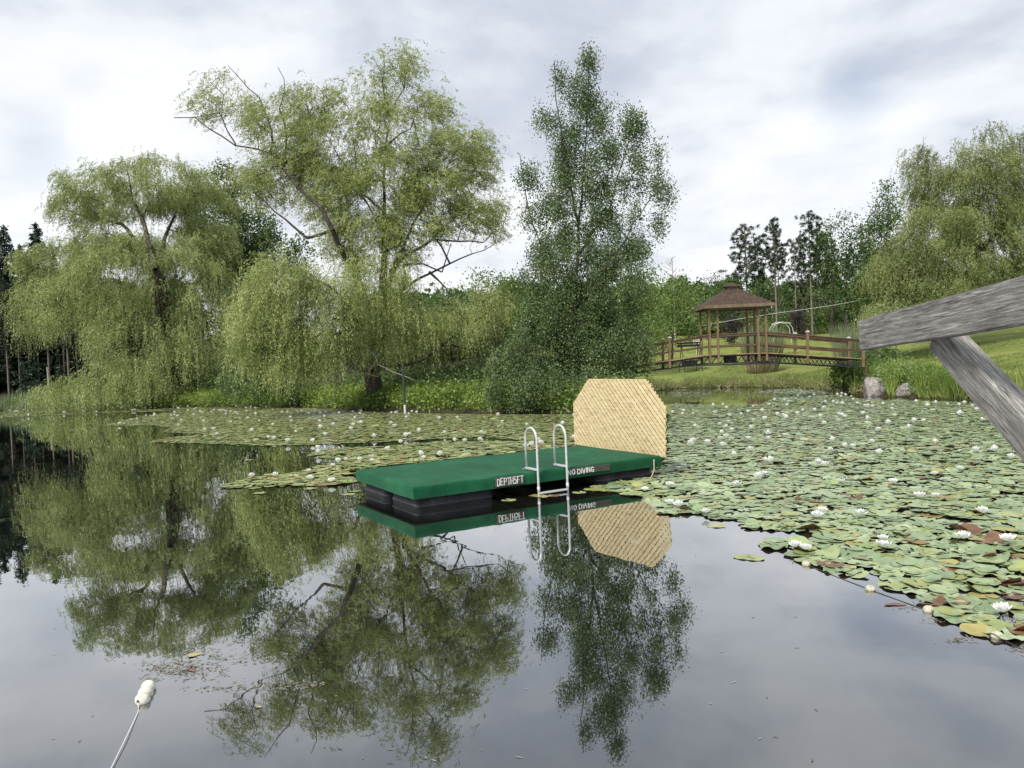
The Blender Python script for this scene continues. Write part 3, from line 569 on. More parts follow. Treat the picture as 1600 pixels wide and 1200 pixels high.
for i, (px, py, D_, k, w, lb) in enumerate(((1163, 350, 92, 0, 1.15, 'wide-topped pine rising straight behind the gazebo roof'), (1208, 342, 90, 1, 1.0, 'slim pine just right of the gazebo roof'), (1214, 372, 95, 1, .8, 'shorter pine close behind the slim pine right of the gazebo'), (1263, 331, 90, 0, .95, 'tallest pine of the group beyond the footbridge'), (1276, 352, 96, 2, .8, 'pine leaning against the tallest pine on its right'), (1302, 375, 93, 1, .7, 'thin straight pine left of the leafy trees'), (1326, 380, 92, 1, .7, 'thin pine with bare stem right of the leafy trees'), (1183, 372, 96, 1, .95, 'pine between the wide-topped and the slim pine behind the gazebo'), (1250, 362, 95, 2, .75, 'low-crowned pine left of the tallest one'), (1288, 362, 95, 0, .8, 'pine between the tallest pine and the leafy trees'))):
    x, h = h_for(px, py, D_); plant_tree('pine_tree', pines[k], x, D_, lb, 'tree', 'pines beyond the footbridge', h/15, szz=1).scale = (h/15*w, h/15*w, h/15)
bare = pine(14, 1.2, .98, .09)
x, h = h_for(1240, 372, 88); t = empty('dead_pine', (x, 88, gz(x, 88)), 0, 'bare dead pine stem between two living pines beyond the bridge', 'tree'); t.scale = (1, 1, h/14)
link(bpy.data.objects.new('trunk', bare[0]), t)
x, h = h_for(1050, 402, 100); t = empty('dead_pine', (x, 100, gz(x, 100)), 1, 'bare dead treetop poking above the shrubs left of the gazebo', 'tree')
mb = MB(); mb.tube([(0, 0, -.3), (.1, 0, h*.5), (0, 0, h)], [.16, .1, .03], 6)
for i in range(16):
    z = h*(.72+.27*random.random()); a = random.uniform(0, 6.28); l = (h-z)*.4+.6; mb.tube([(0, 0, z), (math.cos(a)*l*.6, math.sin(a)*l*.6, z+l*.25), (math.cos(a)*l, math.sin(a)*l, z+l*.55)], [.05, .035, .02], 4)
mb.build('trunk', 'dead_wood', t)
# left wood: pale bare stems below, dark crowns above
lp = [pine(20, 2.6, .38, .17, mat='spruce_leaf'), pine(20, 2.3, .45, .15, mat='spruce_leaf')]
spr = [spruce(18, 3.8, dens=1.3), spruce(18, 3.2, dens=1.3)]
lefts = [(-70, 88), (-38, 96), (4, 88), (22, 94), (38, 86), (52, 98), (68, 90), (92, 94), (98, 86), (112, 99), (124, 92), (140, 88), (150, 97), (-15, 98), (160, 92), (-100, 92)]
wl = ['first', 'second', 'third']
for i, (px, D_) in enumerate(lefts):
    x, h = h_for(px, 400+ (i*37 % 40), D_)
    plant_tree('pine_tree', lp[i % 2], x, D_, 'tall pine with bare grey stem in the dark wood at the left edge', 'tree', 'pines of the dark wood at the left', h/20)
for i, (px, py, D_, lb) in enumerate(((5, 350, 100, 'dark spruce at the left edge, taller of the two'), (55, 346, 104, 'dark spruce with pointed top just left of the weeping willow'), (-45, 340, 100, 'dark spruce cut by the left edge of the view'), (118, 370, 110, 'dark spruce showing behind the left willow crown'), (-22, 372, 97, 'dark spruce half hidden at the very left, below its neighbours'), (30, 380, 99, 'lower dark spruce between the two tallest at the left'), (82, 392, 101, 'low dark spruce touching the left side of the left willow'))):
    x, h = h_for(px, py, D_); plant_tree('spruce_tree', spr[i % 2], x, D_, lb, 'tree', None, h/18)
x, h = h_for(45, 556, 80); plant_tree('young_spruce', spruce(4, 1.5, .06, 1.8, ll=.35), x, 80, 'young bushy green spruce in front of the bare stems at the left', 'tree', None, h/4)
x, h = h_for(93, 568, 81); plant_tree('young_spruce', spruce(4, 1.3, .06, 1.8, ll=.35), x, 81, 'smaller young spruce tucked against the left willow', 'tree', None, h/4)
mb = MB(); q = at(75, 575, 79); mb.tube([(q.x, 79, gz(q.x, 79)-.2), (q.x-.02, 79, q.z-.5), (q.x-.1, 79, q.z+.1)], [.12, .11, .07], 7)
tag(mb.build('tree_stump', 'dead_wood', None), 'broken pale tree stump standing between the two young spruces', 'tree stump')

k = 0
for px, dy, lb in ((1185, 0, 'leafy bush at the wood edge, seen between the gazebo posts'), (1222, 2, 'leafy bush at the wood edge behind the white arch'), (1272, -2, 'leafy bush at the foot of the tallest pine'), (1292, 4, 'low bush right of the tallest pine'), (1318, 0, 'bush at the wood edge left of the cattails'), (1345, 3, 'bush at the wood edge just behind the cattails')):
    q_ = at(px, 600, 93); yb = float(to_pix([(q_.x, 93, gz(q_.x, 93))])[0, 1])
    broad('edge_bush', lb, 'bush', 93, [(px, yb), (px, yb-12)], [(px, yb-12, 24, 15, 1), (px+random.uniform(-8, 8), yb-26, 14, 12, .9)], ('bright_leaf', 'hill_leaf', 'dark_leaf')[k % 3], 7, 26, .4, .26, .17, .08); k += 1
# --- distant woods: individually seen trees in front, one mass behind
def blobtree(h, r, n=70, leaf=.5, per=46, seed=0):
    P = []; 
    for i in range(n):
        f_ = random.random(); z = h*(.04+.93*f_); rr = r*math.sin(math.pi*min(.97, .2+f_*.8))**.6; a = random.uniform(0, 6.283); q = rr*math.sqrt(random.random())
        P.append((math.cos(a)*q, math.sin(a)*q, z))
    P = np.array(P); lv, lf = tufts(P, per, .5, leaf, leaf*.62, .2)
    v, f = frusta(np.array([[0, 0, -.5]]+[[0, 0, h*.3]]*6), np.concatenate([[[0, 0, h*.8]], P[:6]]), np.array([.22]+[.08]*6), np.array([.06]+[.03]*6), 6)
    return v, f, lv, lf
BT = [blobtree(11, 3.2+.5*i, 80) for i in range(4)]
bt_mesh = [(mesh_np('trunk', b_[0], [b_[1]], 'bark'), mesh_np('crown', b_[2], [b_[3]], 'hill_leaf' if i % 2 else 'dark_leaf')) for i, b_ in enumerate(BT)]
k = 0
for px in list(range(640, 1640, 42)):
    if 1000 < px < 1620 or px < 900:
        D_ = random.uniform(108, 122); pxj = px+random.uniform(-12, 12); top = {0: 462, 1: 440, 2: 432, 3: 440}[min(3, int((px-600)/250))] + random.uniform(-6, 12)
        if px > 1200: top += 10
        x, h = h_for(pxj, top, D_); s_ = max(.7, h/11.5)
        plant_tree('woodland_tree', bt_mesh[k % 4], x, D_, 'leafy tree in the wood edge on the far hillside behind the footbridge and pines', 'tree', 'leafy trees along the far wood edge', s_); k += 1
def wood_mass(name, spots, mat, tone):
    V = []; Fq = []; o = 0
    for (x, y, s_) in spots:
        b_ = BT[random.randrange(4)]; a = random.uniform(0, 6.28); ca, sa = math.cos(a), math.sin(a); v = b_[2][:len(b_[2])//8*4]*s_; n4 = len(v)//4
        sel = rng.random(n4) < .5; v = v.reshape(-1, 4, 3)[sel].reshape(-1, 3); c_ = v.reshape(-1, 4, 3).mean(1, keepdims=True); v = (c_+(v.reshape(-1, 4, 3)-c_)*1.8).reshape(-1, 3)
        v = np.stack([v[:, 0]*ca-v[:, 1]*sa+x, v[:, 0]*sa+v[:, 1]*ca+y, v[:, 2]+gz(x, y)-.8], 1); V.append(v); Fq.append(np.arange(len(v)).reshape(-1, 4)+o); o += len(v)
    return tag(obj_np(name, np.concatenate(V), [np.concatenate(Fq)], mat), kind='stuff')
spots = []
for D_ in (126, 136, 148):
    for px in range(560, 1800, 30):
        q = at(px+random.uniform(-9, 9), 440-(D_-126)*.35+random.uniform(-6, 8)+(14 if px < 800 else 0), D_); spots.append((q.x, D_+random.uniform(-3, 3), max(.7, (q.z-gz(q.x, D_))/11.2)))
tag(wood_mass('far_wood', spots, 'hill_leaf', 0), 'distant green wooded hillside behind the lawn and footbridge', 'woods')
spots = []
for D_ in (104, 112, 122):
    for px in range(-260, 300, 36):
        q = at(px+random.uniform(-9, 9), 470+random.uniform(-20, 10)-(D_-104)*2, D_); spots.append((q.x, D_, max(.8, (q.z-gz(q.x, D_))/11.2)))
    for px in range(300, 600, 36):
        q = at(px, 520+random.uniform(-10, 10), D_); spots.append((q.x, D_, max(.5, (q.z-gz(q.x, D_))/11.2)))
tag(wood_mass('dark_wood', spots, 'spruce_leaf', 0), 'dark interior of the conifer wood behind the bare stems at the left', 'woods')

# ------------------------------------------------------------------ bank growth (stuff)
def along_shore(i0, i1, n, s0, s1, power=1.0):
    seg = np.array(SHW[i0:i1+1]); ln = np.hypot(*np.diff(seg, axis=0).T); cum = np.concatenate([[0], np.cumsum(ln)])
    t_ = rng.random(n)*cum[-1]; j = np.clip(np.searchsorted(cum, t_)-1, 0, len(ln)-1); f_ = (t_-cum[j])/ln[j]
    P0 = seg[j]+(seg[j+1]-seg[j])*f_[:, None]; dd = (seg[j+1]-seg[j])/ln[j][:, None]; nn = np.stack([-dd[:, 1], dd[:, 0]], 1)
    o_ = s0+(s1-s0)*rng.random(n)**power; Pq = P0+nn*o_[:, None]
    ins = in_poly(Pq, SHP); Pq[ins & (o_ > .4)] = (P0-nn*o_[:, None])[ins & (o_ > .4)]; ok = ~(in_poly(Pq, SHP) & (o_ > .3)); Pq = Pq[ok]; o_ = o_[ok]
    return Pq, o_
def blades(name, P2, h, w, mat, label, cat=None, lean=.25, kind='stuff', z=None):
    pz_ = to_pix(np.column_stack([P2, np.zeros(len(P2))])); dr_ = np.hypot(P2[:, 0], P2[:, 1])
    clear = ((np.abs(pz_[:, 0]-1364) < 23) | (np.abs(pz_[:, 0]-1417) < 18)) & (dr_ < 42) & (P2[:, 0] > 0); P2 = P2[~clear]
    n = len(P2); zz_ = ground_z(P2[:, 0], P2[:, 1]) if z is None else z; hh = h*rng.uniform(.45, 1.15, n)*np.clip(.8+.55*vnoise(P2[:, 0]*2, P2[:, 1]*2, 1, 6)+.35*vnoise(P2[:, 0]*6, P2[:, 1]*6, 1, 2), .3, 1.4); D_ = rng.normal(size=(n, 3))*lean; D_[:, 2] = 1; D_ = unit(D_)
    C = np.stack([P2[:, 0], P2[:, 1], np.maximum(zz_, -.05)], 1)+D_*hh[:, None]*.45
    v, f = leaf_arrays(C, D_, hh, w*rng.uniform(.7, 1.3, n), np.array([0., -1, 0]))
    o_ = obj_np(name, v, [f], mat); 
    if kind: tag(o_, label, cat, kind=kind)
    return o_
def herbs(name, P2, hmax, per, ll, lw, mat, label, sig=.2):
    n = len(P2); z = np.maximum(ground_z(P2[:, 0], P2[:, 1]), 0); hh = hmax*rng.random(n)
    v, f = tufts(np.stack([P2[:, 0], P2[:, 1], z+hh], 1), per, sig, ll, lw, .1)
    return tag(obj_np(name, v, [f], mat), label, 'plants', kind='stuff')
Pq, _ = along_shore(2, 13, 5200, .1, 3.5, 1.2); herbs('bank_plants', Pq, .8, 14, .17, .11, 'herb_leaf', 'low leafy yellow-green plants along the left bank at the waterline', .22)
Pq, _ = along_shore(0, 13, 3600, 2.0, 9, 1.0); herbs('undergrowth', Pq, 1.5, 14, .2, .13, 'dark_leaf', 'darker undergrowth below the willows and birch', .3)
Pq, _ = along_shore(4, 12, 9000, .3, 3.0, 1.0); blades('tall_grass', Pq, 1.1, .035, 'herb_leaf', 'tall green grass stems on the left bank', 'grass', .15)
Pq, _ = along_shore(14, 24, 26000, 0, 2.6, 1.5); blades('bank_grass', Pq, .75, .03, 'grass_blade', 'uncut grass fringing the bank below the footbridge and at the right', 'grass', .28)
Pq, _ = along_shore(19, 24, 420, .2, 3.2, 1.0); pq_ = to_pix(np.column_stack([Pq, np.zeros(len(Pq))]))[:, 0]; Pq = Pq[pq_ < 1545]; herbs('bank_herbs', Pq, 1.2, 40, .13, .07, 'bright_leaf', 'leafy weeds rising among the grass on the right bank', .2)
Pq, _ = along_shore(19, 23, 14000, 0, 3.0, 1.0); pq_ = to_pix(np.column_stack([Pq, np.zeros(len(Pq))]))[:, 0]; Pq = Pq[pq_ < 1545+20*rng.normal(size=len(pq_))]; blades('bank_weeds', Pq, 1.25, .04, 'herb_leaf', 'tall bright weeds around the two boulders on the right bank', 'weeds', .18)
Pq, _ = along_shore(14, 20, 1200, 0, .5, 1.0); herbs('bank_litter', Pq, .25, 8, .18, .05, 'dry_reed', 'dry brown stalks at the foot of the far bank', .2)
Pq, _ = along_shore(0, 4, 9000, -.6, 2.2, 1.0); blades('reeds', Pq, 1.9, .05, 'reed_blade', 'grey-green reeds at the waterline on the far left', 'reeds', .12)
Pq, _ = along_shore(14, 23, 90000, .5, 22, 1.3); Pq = Pq[Pq[:, 0] > 5]; blades('lawn_grass', Pq, .13, .05, 'grass_blade', 'short mown grass of the sloping lawn', 'grass', .5)
def clump(name, px, py, D_, h, r, n, mats, label, spread=.22, cat='grass clump'):
    q = at(px, py, D_); t_ = empty(name, (q.x, D_, gz(q.x, D_)), 0, label, cat)
    for nm, mat, hh, m_ in mats:
        k_ = int(n*m_); a = rng.random(k_)*6.283; rr = r*np.sqrt(rng.random(k_)); P_ = np.stack([np.cos(a)*rr, np.sin(a)*rr, np.zeros(k_)], 1)
        D3 = np.stack([P_[:, 0]/r*spread, P_[:, 1]/r*spread, np.ones(k_)], 1)+rng.normal(size=(k_, 3))*.06; D3 = unit(D3); H = hh*rng.uniform(.6, 1.1, k_)
        v, f = leaf_arrays(P_+D3*H[:, None]*.48, D3, H, .045, np.array([0., -1, 0])); obj_np(nm, v, [f], mat, t_)
clump('reed_clump', 1192, 590, 61, 2, 1.15, 1500, (('stalks', 'dry_reed', 2.4, 1), ('leaves', 'reed_blade', 4.1, .5)), 'tall clump of dry-based reeds standing behind the gazebo posts')
clump('cattail_clump', 1338, 560, 46, 3, .9, 900, (('stalks', 'reed_blade', 3.6, 1), ('leaves', 'bright_leaf', 2.4, .6)), 'tall pale cattails rising behind the right end of the footbridge rail')

# boulders
solid('granite', [(.36, (.12, .108, .10)), (.5, (.25, .23, .215)), (.66, (.37, .35, .33))], 6, .9, .5, 22, detail=8)
def boulder(px, py, wpx, hpx, D_, label, sd_):
    q = onz(px, py, 0); sc_ = D_/F; bm = bmesh.new(); bmesh.ops.create_icosphere(bm, subdivisions=4, radius=1)
    r_ = random.Random(sd_); ph = [r_.uniform(0, 6) for _ in range(9)]; pls = [(Vector((r_.uniform(-1, 1), r_.uniform(-1, .3), r_.uniform(-.1, 1))).normalized(), r_.uniform(.5, .78)) for _ in range(13)]
    for v in bm.verts:
        c_ = v.co
        for nrm, dd in pls:
            e_ = c_.dot(nrm)-dd
            if e_ > 0: c_ = c_-nrm*e_*.96
        c_ = c_*(1+.05*math.sin(c_.x*5+ph[0])*math.sin(c_.y*6+ph[1])+.02*math.sin(c_.z*13+ph[2])+.01*math.sin(c_.x*23+ph[3]))
        v.co = Vector((c_.x*wpx*sc_*.62, c_.y*wpx*sc_*.5, c_.z*hpx*sc_*.72))
    for f_ in bm.faces: f_.smooth = True
    me = bpy.data.meshes.new('boulder'); bm.to_mesh(me); bm.free(); me.materials.append(MT['granite'])
    o_ = link(bpy.data.objects.new('boulder', me)); p_ = at(px, py-hpx*.45, D_); o_.location = p_; tag(o_, label, 'boulder')
boulder(1364, 619, 38, 32, 36.2, 'larger pinkish granite boulder at the right waterline below the end of the bridge', 4)
boulder(1417, 620, 29, 20, 34.4, 'smaller rounded grey boulder at the waterline beside the larger one', 11)

# ------------------------------------------------------------------ footbridge and gazebo
solid('stained_wood', [(.3, (.055, .032, .02)), (.5, (.09, .055, .032)), (.72, (.14, .09, .05))], 3, .75, .3, 30, (1, 6, 6), island=.25)
solid('post_wood', [(.3, (.10, .062, .032)), (.5, (.15, .098, .052)), (.72, (.21, .145, .085))], 3, .75, .3, 30, (5, 5, 1), island=.25)
solid('deck_board', [(.3, (.24, .15, .07)), (.7, (.42, .29, .15))], 4, .8, .2, 30, island=.3)
solid('black_steel', [(.3, (.012, .012, .013)), (.7, (.03, .03, .032))], 8, .55)
solid('cap_metal', [(.3, (.45, .44, .42)), (.7, (.62, .61, .58))], 10, .4)
solid('shingles', [(.3, (.032, .021, .015)), (.5, (.058, .037, .026)), (.75, (.10, .066, .046))], 7, .9, .7, 18, island=.2, detail=8)
solid('fascia', [(.3, (.12, .085, .055)), (.7, (.20, .15, .10))], 4, .8, .2, 20)
DN, DFR = 37.4, 38.9      # near and far rail planes
RAILX = [(975, 546, 561, 575, 587), (1025, 537, 552, 566, 578.5), (1109, 523, 540, 554, 568), (1198, 519, 536, 551, 565.5), (1265, 524.5, 541, 555, 569), (1345, 531.5, 547, 560, 574)]
def brX(px, k, D_=DN, dz=0):
    r_ = RAILX; j = 0
    xs = [q[0] for q in r_]; y_ = float(np.interp(px, xs, [q[k] for q in r_])); p_ = at(px, y_, DN); p_ = Vector((p_.x, D_, p_.z+dz)); return p_
t = empty('footbridge', (at(1150, 560, DN).x, DN, 1.9), 0, 'arched brown wooden footbridge with black steel truss crossing the inlet', 'footbridge')
keys = [975, 1025, 1109, 1198, 1265, 1345]
def strip(k, D_, w, h, mat, name, dz=0, ks=keys):
    mb = MB()
    for a, b2 in zip(ks[:-1], ks[1:]):
        mb.bar(brX(a, k, D_, dz), brX(b2, k, D_, dz), w, h)
    return mb.build(name, mat, t, bevel=0)
for D_ in (DN, DFR):
    strip(1, D_, .14, .04, 'stained_wood', 'handrail', 0); strip(1, D_-.02, .04, .10, 'stained_wood', 'rail_board', -.075); strip(2, D_-.02, .045, .10, 'stained_wood', 'middle_rail', -.05)
    strip(3, D_, .05, .06, 'black_steel', 'top_chord', -.09); strip(4, D_, .06, .05, 'black_steel', 'bottom_chord')
    mb = MB(); n_ = 54; xs = np.linspace(985, 1340, n_)
    for i in range(n_-1):
        a, b2 = xs[i], xs[i+1]
        lo_, hi_ = (a, b2) if i % 2 else (b2, a)
        mb.tube([brX(lo_, 4, D_, .02), brX(hi_, 3, D_, -.1)], .017, 4); 
        if a > 1185: mb.tube([brX(hi_, 4, D_+.03, .02), brX(lo_, 3, D_+.03, -.1)], .017, 4)
    mb.build('truss_web', 'black_steel', t)
mb = MB()
nb = 96; xs = np.linspace(978, 1345, nb+1)
for i in range(nb):
    a = brX(xs[i], 3, DN-.12); b2 = brX(xs[i+1]-.6, 3, DN-.12); c_ = (a+b2)/2; ang = math.atan2(b2.z-a.z, b2.x-a.x)
    mb.box((c_.x, (DN+DFR)/2, c_.z-.02), ((b2-a).length, DFR-DN+.28, .04), Matrix.Rotation(-ang, 3, 'Y'))
mb.build('deck', 'deck_board', t)
px0 = RAILX
def shiftfar(px): return brX(px, 3).x
for px in (1046, 1261, 1348):
    for D_, hgt in ((DN-.06, .16), (DFR+.06, .16)):
        a = brX(px, 4, D_, .02); b2 = brX(px, 1, D_, hgt); mb = MB(); mb.bar(a, b2, .12, .12, Vector((0, 1, 0))); po = mb.build('post', 'post_wood', t, bevel=.008, seg=1)
        mb = MB(); mb.box(b2+Vector((0, 0, .02)), (.17, .17, .04)); mb.box(b2+Vector((0, 0, .055)), (.11, .11, .05)); mb.build('post_cap', 'cap_metal', po)
for px in (1046, 1109, 1185, 1261, 1325):
    a = brX(px, 4, DN, 0); mb = MB(); mb.bar(a, Vector((a.x, DFR, a.z)), .06, .06); mb.bar(a, brX(px, 3, DN, -.1), .05, .05, Vector((0, 1, 0))); mb.build('cross_beam', 'black_steel', t)
mb = MB(); a = brX(1092, 4, DN, -.03); b2 = brX(1215, 4, DN, -.03)
mb.bar(Vector((a.x, (DN+DFR)/2, a.z)), Vector((b2.x, (DN+DFR)/2, b2.z)), 1.7, .07); mb.box((brX(1148, 4).x, (DN+DFR)/2, brX(1148, 4).z+.2), (.45, .8, .4)); mb.build('lower_platform', 'black_steel', t)
# abutments under both ends
for px in (985, 1352):
    a = brX(px, 4); g0 = min(gz(a.x, DN), .2)-.5; mb = MB()
    for D_ in (DN, DFR): mb = MB(); mb.bar(Vector((a.x, D_, g0)), Vector((a.x, D_, a.z+.1)), .1, .1, Vector((0, 1, 0))); mb.build('support', 'stained_wood', t)
finish(t, Vector(t.location)) if False else None
base = Vector(t.location)
for c_ in t.children: c_.matrix_parent_inverse = Matrix.Translation(-base)
# gazebo
gxs = [brX(1109, 3).x, brX(1122, 3).x, brX(1185, 3).x, brX(1197, 3).x]; zf = brX(1150, 3).z
eave = at(1150, 478, DN).z
t = empty('gazebo', (sum(gxs)/4, (DN+DFR)/2, zf), 0, 'small open gazebo with a brown shingled hip roof on the middle of the footbridge', 'gazebo')
def P_(o_): return o_
mesh_children = []
for D_ in (DN-.1, DFR+.1):
    for i, x in enumerate(gxs):
        mb = MB(); mb.box((x, D_, (zf-.42+eave+.05)/2), (.105, .105, eave+.05-zf+.42)); mb.build('post', 'post_wood', t, bevel=.008, seg=1)
cxg = sum(gxs)/4; cyg = (DN+DFR)/2; hx, hy = 1.72, 1.2
mb = MB(); z0 = eave+.02; zt = z0+.86
rings = [(hx, hy, z0), (hx, hy, z0+.05), (.34, .3, zt), (.30, .26, zt+.01)]
def hip(mb, rings):
    vs = []; fs = []
    for (a, b2, z) in rings: vs += [(cxg-a, cyg-b2, z), (cxg+a, cyg-b2, z), (cxg+a, cyg+b2, z), (cxg-a, cyg+b2, z)]
    for i in range(len(rings)-1):
        for k_ in range(4): fs.append((4*i+k_, 4*i+(k_+1) % 4, 4*i+4+(k_+1) % 4, 4*i+4+k_))
    fs.append((3, 2, 1, 0)); n_ = len(rings)-1; fs.append((4*n_, 4*n_+1, 4*n_+2, 4*n_+3)); mb.add(vs, fs)
hip(mb, rings)
roof = mb.build('roof', 'shingles', t)
mb = MB()
for sx_ in (-1, 1): mb.box((cxg+sx_*(hx+.02), cyg, z0-.04), (.05, 2*hy+.09, .16))
for sy_ in (-1, 1): mb.box((cxg, cyg+sy_*(hy+.02), z0-.04), (2*hx-.01, .05, .16))
for sx_ in (-1, 1): mb.box((cxg+sx_*(1.42), cyg, z0-.12), (.1, 1.7, .12))
for sy_ in (-1, 1): mb.box((cxg, cyg+sy_*.85, z0-.10), (2.7, .08, .16))
mb.build('fascia', 'fascia', t)
mb = MB(); mb.box((cxg, cyg, zt+.06), (.5, .46, .14)); mb.build('cupola', 'fascia', roof)
mb = MB(); hip(mb, [(.42, .38, zt+.135), (.42, .38, zt+.165), (.06, .05, zt+.36)]); mb.build('cupola_cap', 'shingles', roof)
base = Vector(t.location)
for c_ in t.children: c_.matrix_parent_inverse = Matrix.Translation(-base)

# garden things on the far lawn
solid('white_metal', [(.3, (.55, .56, .53)), (.7, (.75, .75, .72))], 6, .5)
q = at(1221, 520, 84); zb = gz(q.x, 84); t = empty('garden_arch', (q.x, 84, zb), 0, 'pale metal swing frame with arched top on the far lawn right of the gazebo', 'swing frame')
ht = at(1221, 503.5, 84).z-zb; mb = MB()
for y_ in (-.5, .5):
    mb.tube([(-1.15, y_, 0), (-1.1, y_, ht*.75), (-.75, y_, ht*.93), (0, y_, ht), (.75, y_, ht*.93), (1.1, y_, ht*.7), (1.3, y_, 0)], .032, 6)
mb.build('hoop', 'white_metal', t); mb = MB(); mb.tube([(-1.3, -.5, ht*.9), (-.6, 0, ht), (0, .0, ht+.02), (1.2, .5, ht*.96)], .03, 6); mb.build('top_bar', 'white_metal', t)
solid('dark_canvas', [(.3, (.012, .012, .014)), (.7, (.03, .03, .03))], 4, .9)
q = at(1078, 548, 66); zb = gz(q.x, 66); t = empty('garden_swing', (q.x, 66, zb), .2, 'dark canopied garden swing seat on the lawn behind the left bridge railing', 'garden swing')
hs = at(1078, 532, 66).z-zb; mb = MB()
for x in (-.85, .85):
    mb.tube([(x, -.6, 0), (x*.9, 0, hs*.9)], .03, 6); mb.tube([(x, .6, 0), (x*.9, 0, hs*.9)], .03, 6)
mb.tube([(-.9, -.5, .35), (.9, -.5, .35)], .02, 5); mb.build('frame', 'black_steel', t)
mb = MB(); mb.box((0, 0, hs*.92), (2.0, 1.2, .12)); mb.box((0, -.05, hs*.84), (1.9, 1.25, .18)); mb.build('canopy', 'dark_canvas', t, bevel=.05)
mb = MB(); mb.box((0, -.1, .5), (1.4, .55, .1)); mb.box((0, .2, .75), (1.4, .1, .5)); mb.build('seat', 'dark_canvas', t, bevel=.03)
q = at(1088, 534, 68); t = empty('garden_ornament', (q.x, 68, gz(q.x, 68)), 0, 'white round metal wheel-shaped ornament beside the dark garden swing', 'ornament')
zc = q.z-gz(q.x, 68); mb = MB(); pts = [(math.cos(a)*.28, 0, zc+math.sin(a)*.28) for a in np.linspace(0, 2*math.pi, 19)]; mb.tube(pts, .035, 5, False)
for a in (0, 1.05, 2.1): mb.tube([(-math.cos(a)*.27, 0, zc-math.sin(a)*.27), (math.cos(a)*.27, 0, zc+math.sin(a)*.27)], .02, 4)
mb.build('wheel', 'white_metal', t); mb = MB(); mb.tube([(0, 0, 0), (0, 0, zc-.26)], .03, 5); mb.build('stand', 'white_metal', t)
# overhead cable
mb = MB(); cab = [at(1098, 509, 86), at(1140, 501, 86), at(1165, 496.5, 86), at(1215, 489, 86), at(1290, 479, 86), at(1372, 464, 86), at(1420, 455, 86)]; mb.tube(cab, .02, 5)
tag(mb.build('overhead_cable', 'white_metal', None), 'pale overhead cable crossing in front of the pines behind the gazebo', 'cable')
# thin pole in the water by the old willow
solid('dark_pipe', [(.3, (.02, .028, .03)), (.7, (.05, .06, .06))], 5, .5)
q = onz(633, 645, 0); t = empty('marker_pole', (q.x, q.y, 0), 0, 'thin dark pole with a white foot standing in the water by the old willow', 'pole')
zt_ = at(632, 571, q.y).z; mb = MB(); mb.tube([(0, 0, .42), (0, 0, zt_)], .055, 8); mb.build('pole', 'dark_pipe', t); mb = MB(); mb.tube([(0, 0, -.5), (0, 0, .42)], .06, 8); mb.build('foot', 'white_metal', t)

# ------------------------------------------------------------------ raft
YAW = .5375; LEN = 4.87; WID = 2.55; HD = .386; SK = .19
t = empty('swimming_raft', (-1.535, 11.02, 0), YAW, 'rectangular swimming raft with green carpet deck floating in the middle of the pond', 'raft')
m, Ns, L = new_mat('green_carpet')
tcx = Ns.new('ShaderNodeTexCoord').outputs['Object']
c1 = ramp(Ns, L, nz(Ns, L, tcx, 1.6, 6, .65, .3, (1, 1, 1)), [(.3, (.005, .062, .026)), (.55, (.009, .092, .039)), (.75, (.016, .12, .055))])
fi = nz(Ns, L, tcx, 260, 2, .6)
c2 = ramp(Ns, L, fi, [(.3, (.6, .65, .6)), (.7, (1.35, 1.3, 1.35))])
mx = Ns.new('ShaderNodeMixRGB'); mx.blend_type = 'MULTIPLY'; mx.inputs[0].default_value = 1; L.new(c1, mx.inputs[1]); L.new(c2, mx.inputs[2])
st_ = ramp(Ns, L, nz(Ns, L, tcx, 4.5, 7, .7, .8), [(.36, (.72, .74, .7)), (.46, (1, 1, 1)), (.70, (1, 1, 1)), (.80, (1.5, 1.25, 1.35))])
sm_ = ramp(Ns, L, nz(Ns, L, tcx, 30, 3, .6, 0, (.02, 1, .02)), [(.35, (.88, .9, .88)), (.6, (1.06, 1.06, 1.06))])
for q_ in (st_, sm_):
    m2_ = Ns.new('ShaderNodeMixRGB'); m2_.blend_type = 'MULTIPLY'; m2_.inputs[0].default_value = 1; L.new(mx.outputs[0], m2_.inputs[1]); L.new(q_, m2_.inputs[2]); mx = m2_
p = Ns.new('ShaderNodeBsdfPrincipled'); L.new(mx.outputs[0], p.inputs[0]); p.inputs['Roughness'].default_value = .95; p.inputs['Specular IOR Level'].default_value = .15
p.inputs['Sheen Weight'].default_value = .05
bn = Ns.new('ShaderNodeBump'); bn.inputs['Strength'].default_value = .5; bn.inputs['Distance'].default_value = .006; L.new(fi, bn.inputs['Height']); L.new(bn.outputs[0], p.inputs['Normal'])
o = Ns.new('ShaderNodeOutputMaterial'); L.new(p.outputs[0], o.inputs[0])
# carpet: top grid plus wrapped sides with soft edge
nx2, ny2 = 98, 52; V = []; R_ = .03
def prof(u, Lx):      # position along one axis -> (coordinate, drop)
    return u
xsG = np.concatenate([[0, 0, 0, .008, .03], np.linspace(.08, LEN-.08, nx2), [LEN-.03, LEN-.008, LEN, LEN, LEN]])
dxs = np.concatenate([[SK, .07, .025, .008, .0], np.zeros(nx2), [0, .008, .025, .07, SK]])
ysG = np.concatenate([[0, 0, 0, .008, .03], np.linspace(.08, WID-.08, ny2), [WID-.03, WID-.008, WID, WID, WID]])
dys = np.concatenate([[SK, .07, .025, .008, .0], np.zeros(ny2), [0, .008, .025, .07, SK]])
GXx, GYy = np.meshgrid(xsG, ysG); DX, DY = np.meshgrid(dxs, dys); drop = np.maximum(DX, DY)
ripple = vnoise(GXx, GYy, 5, 1)*.003+.006*np.exp(-((GXx-1.55)/.25)**2)*np.exp(-(GYy/.25)**2)+.004*np.sin(GXx*7+2)*np.exp(-(GYy/.12)**2)
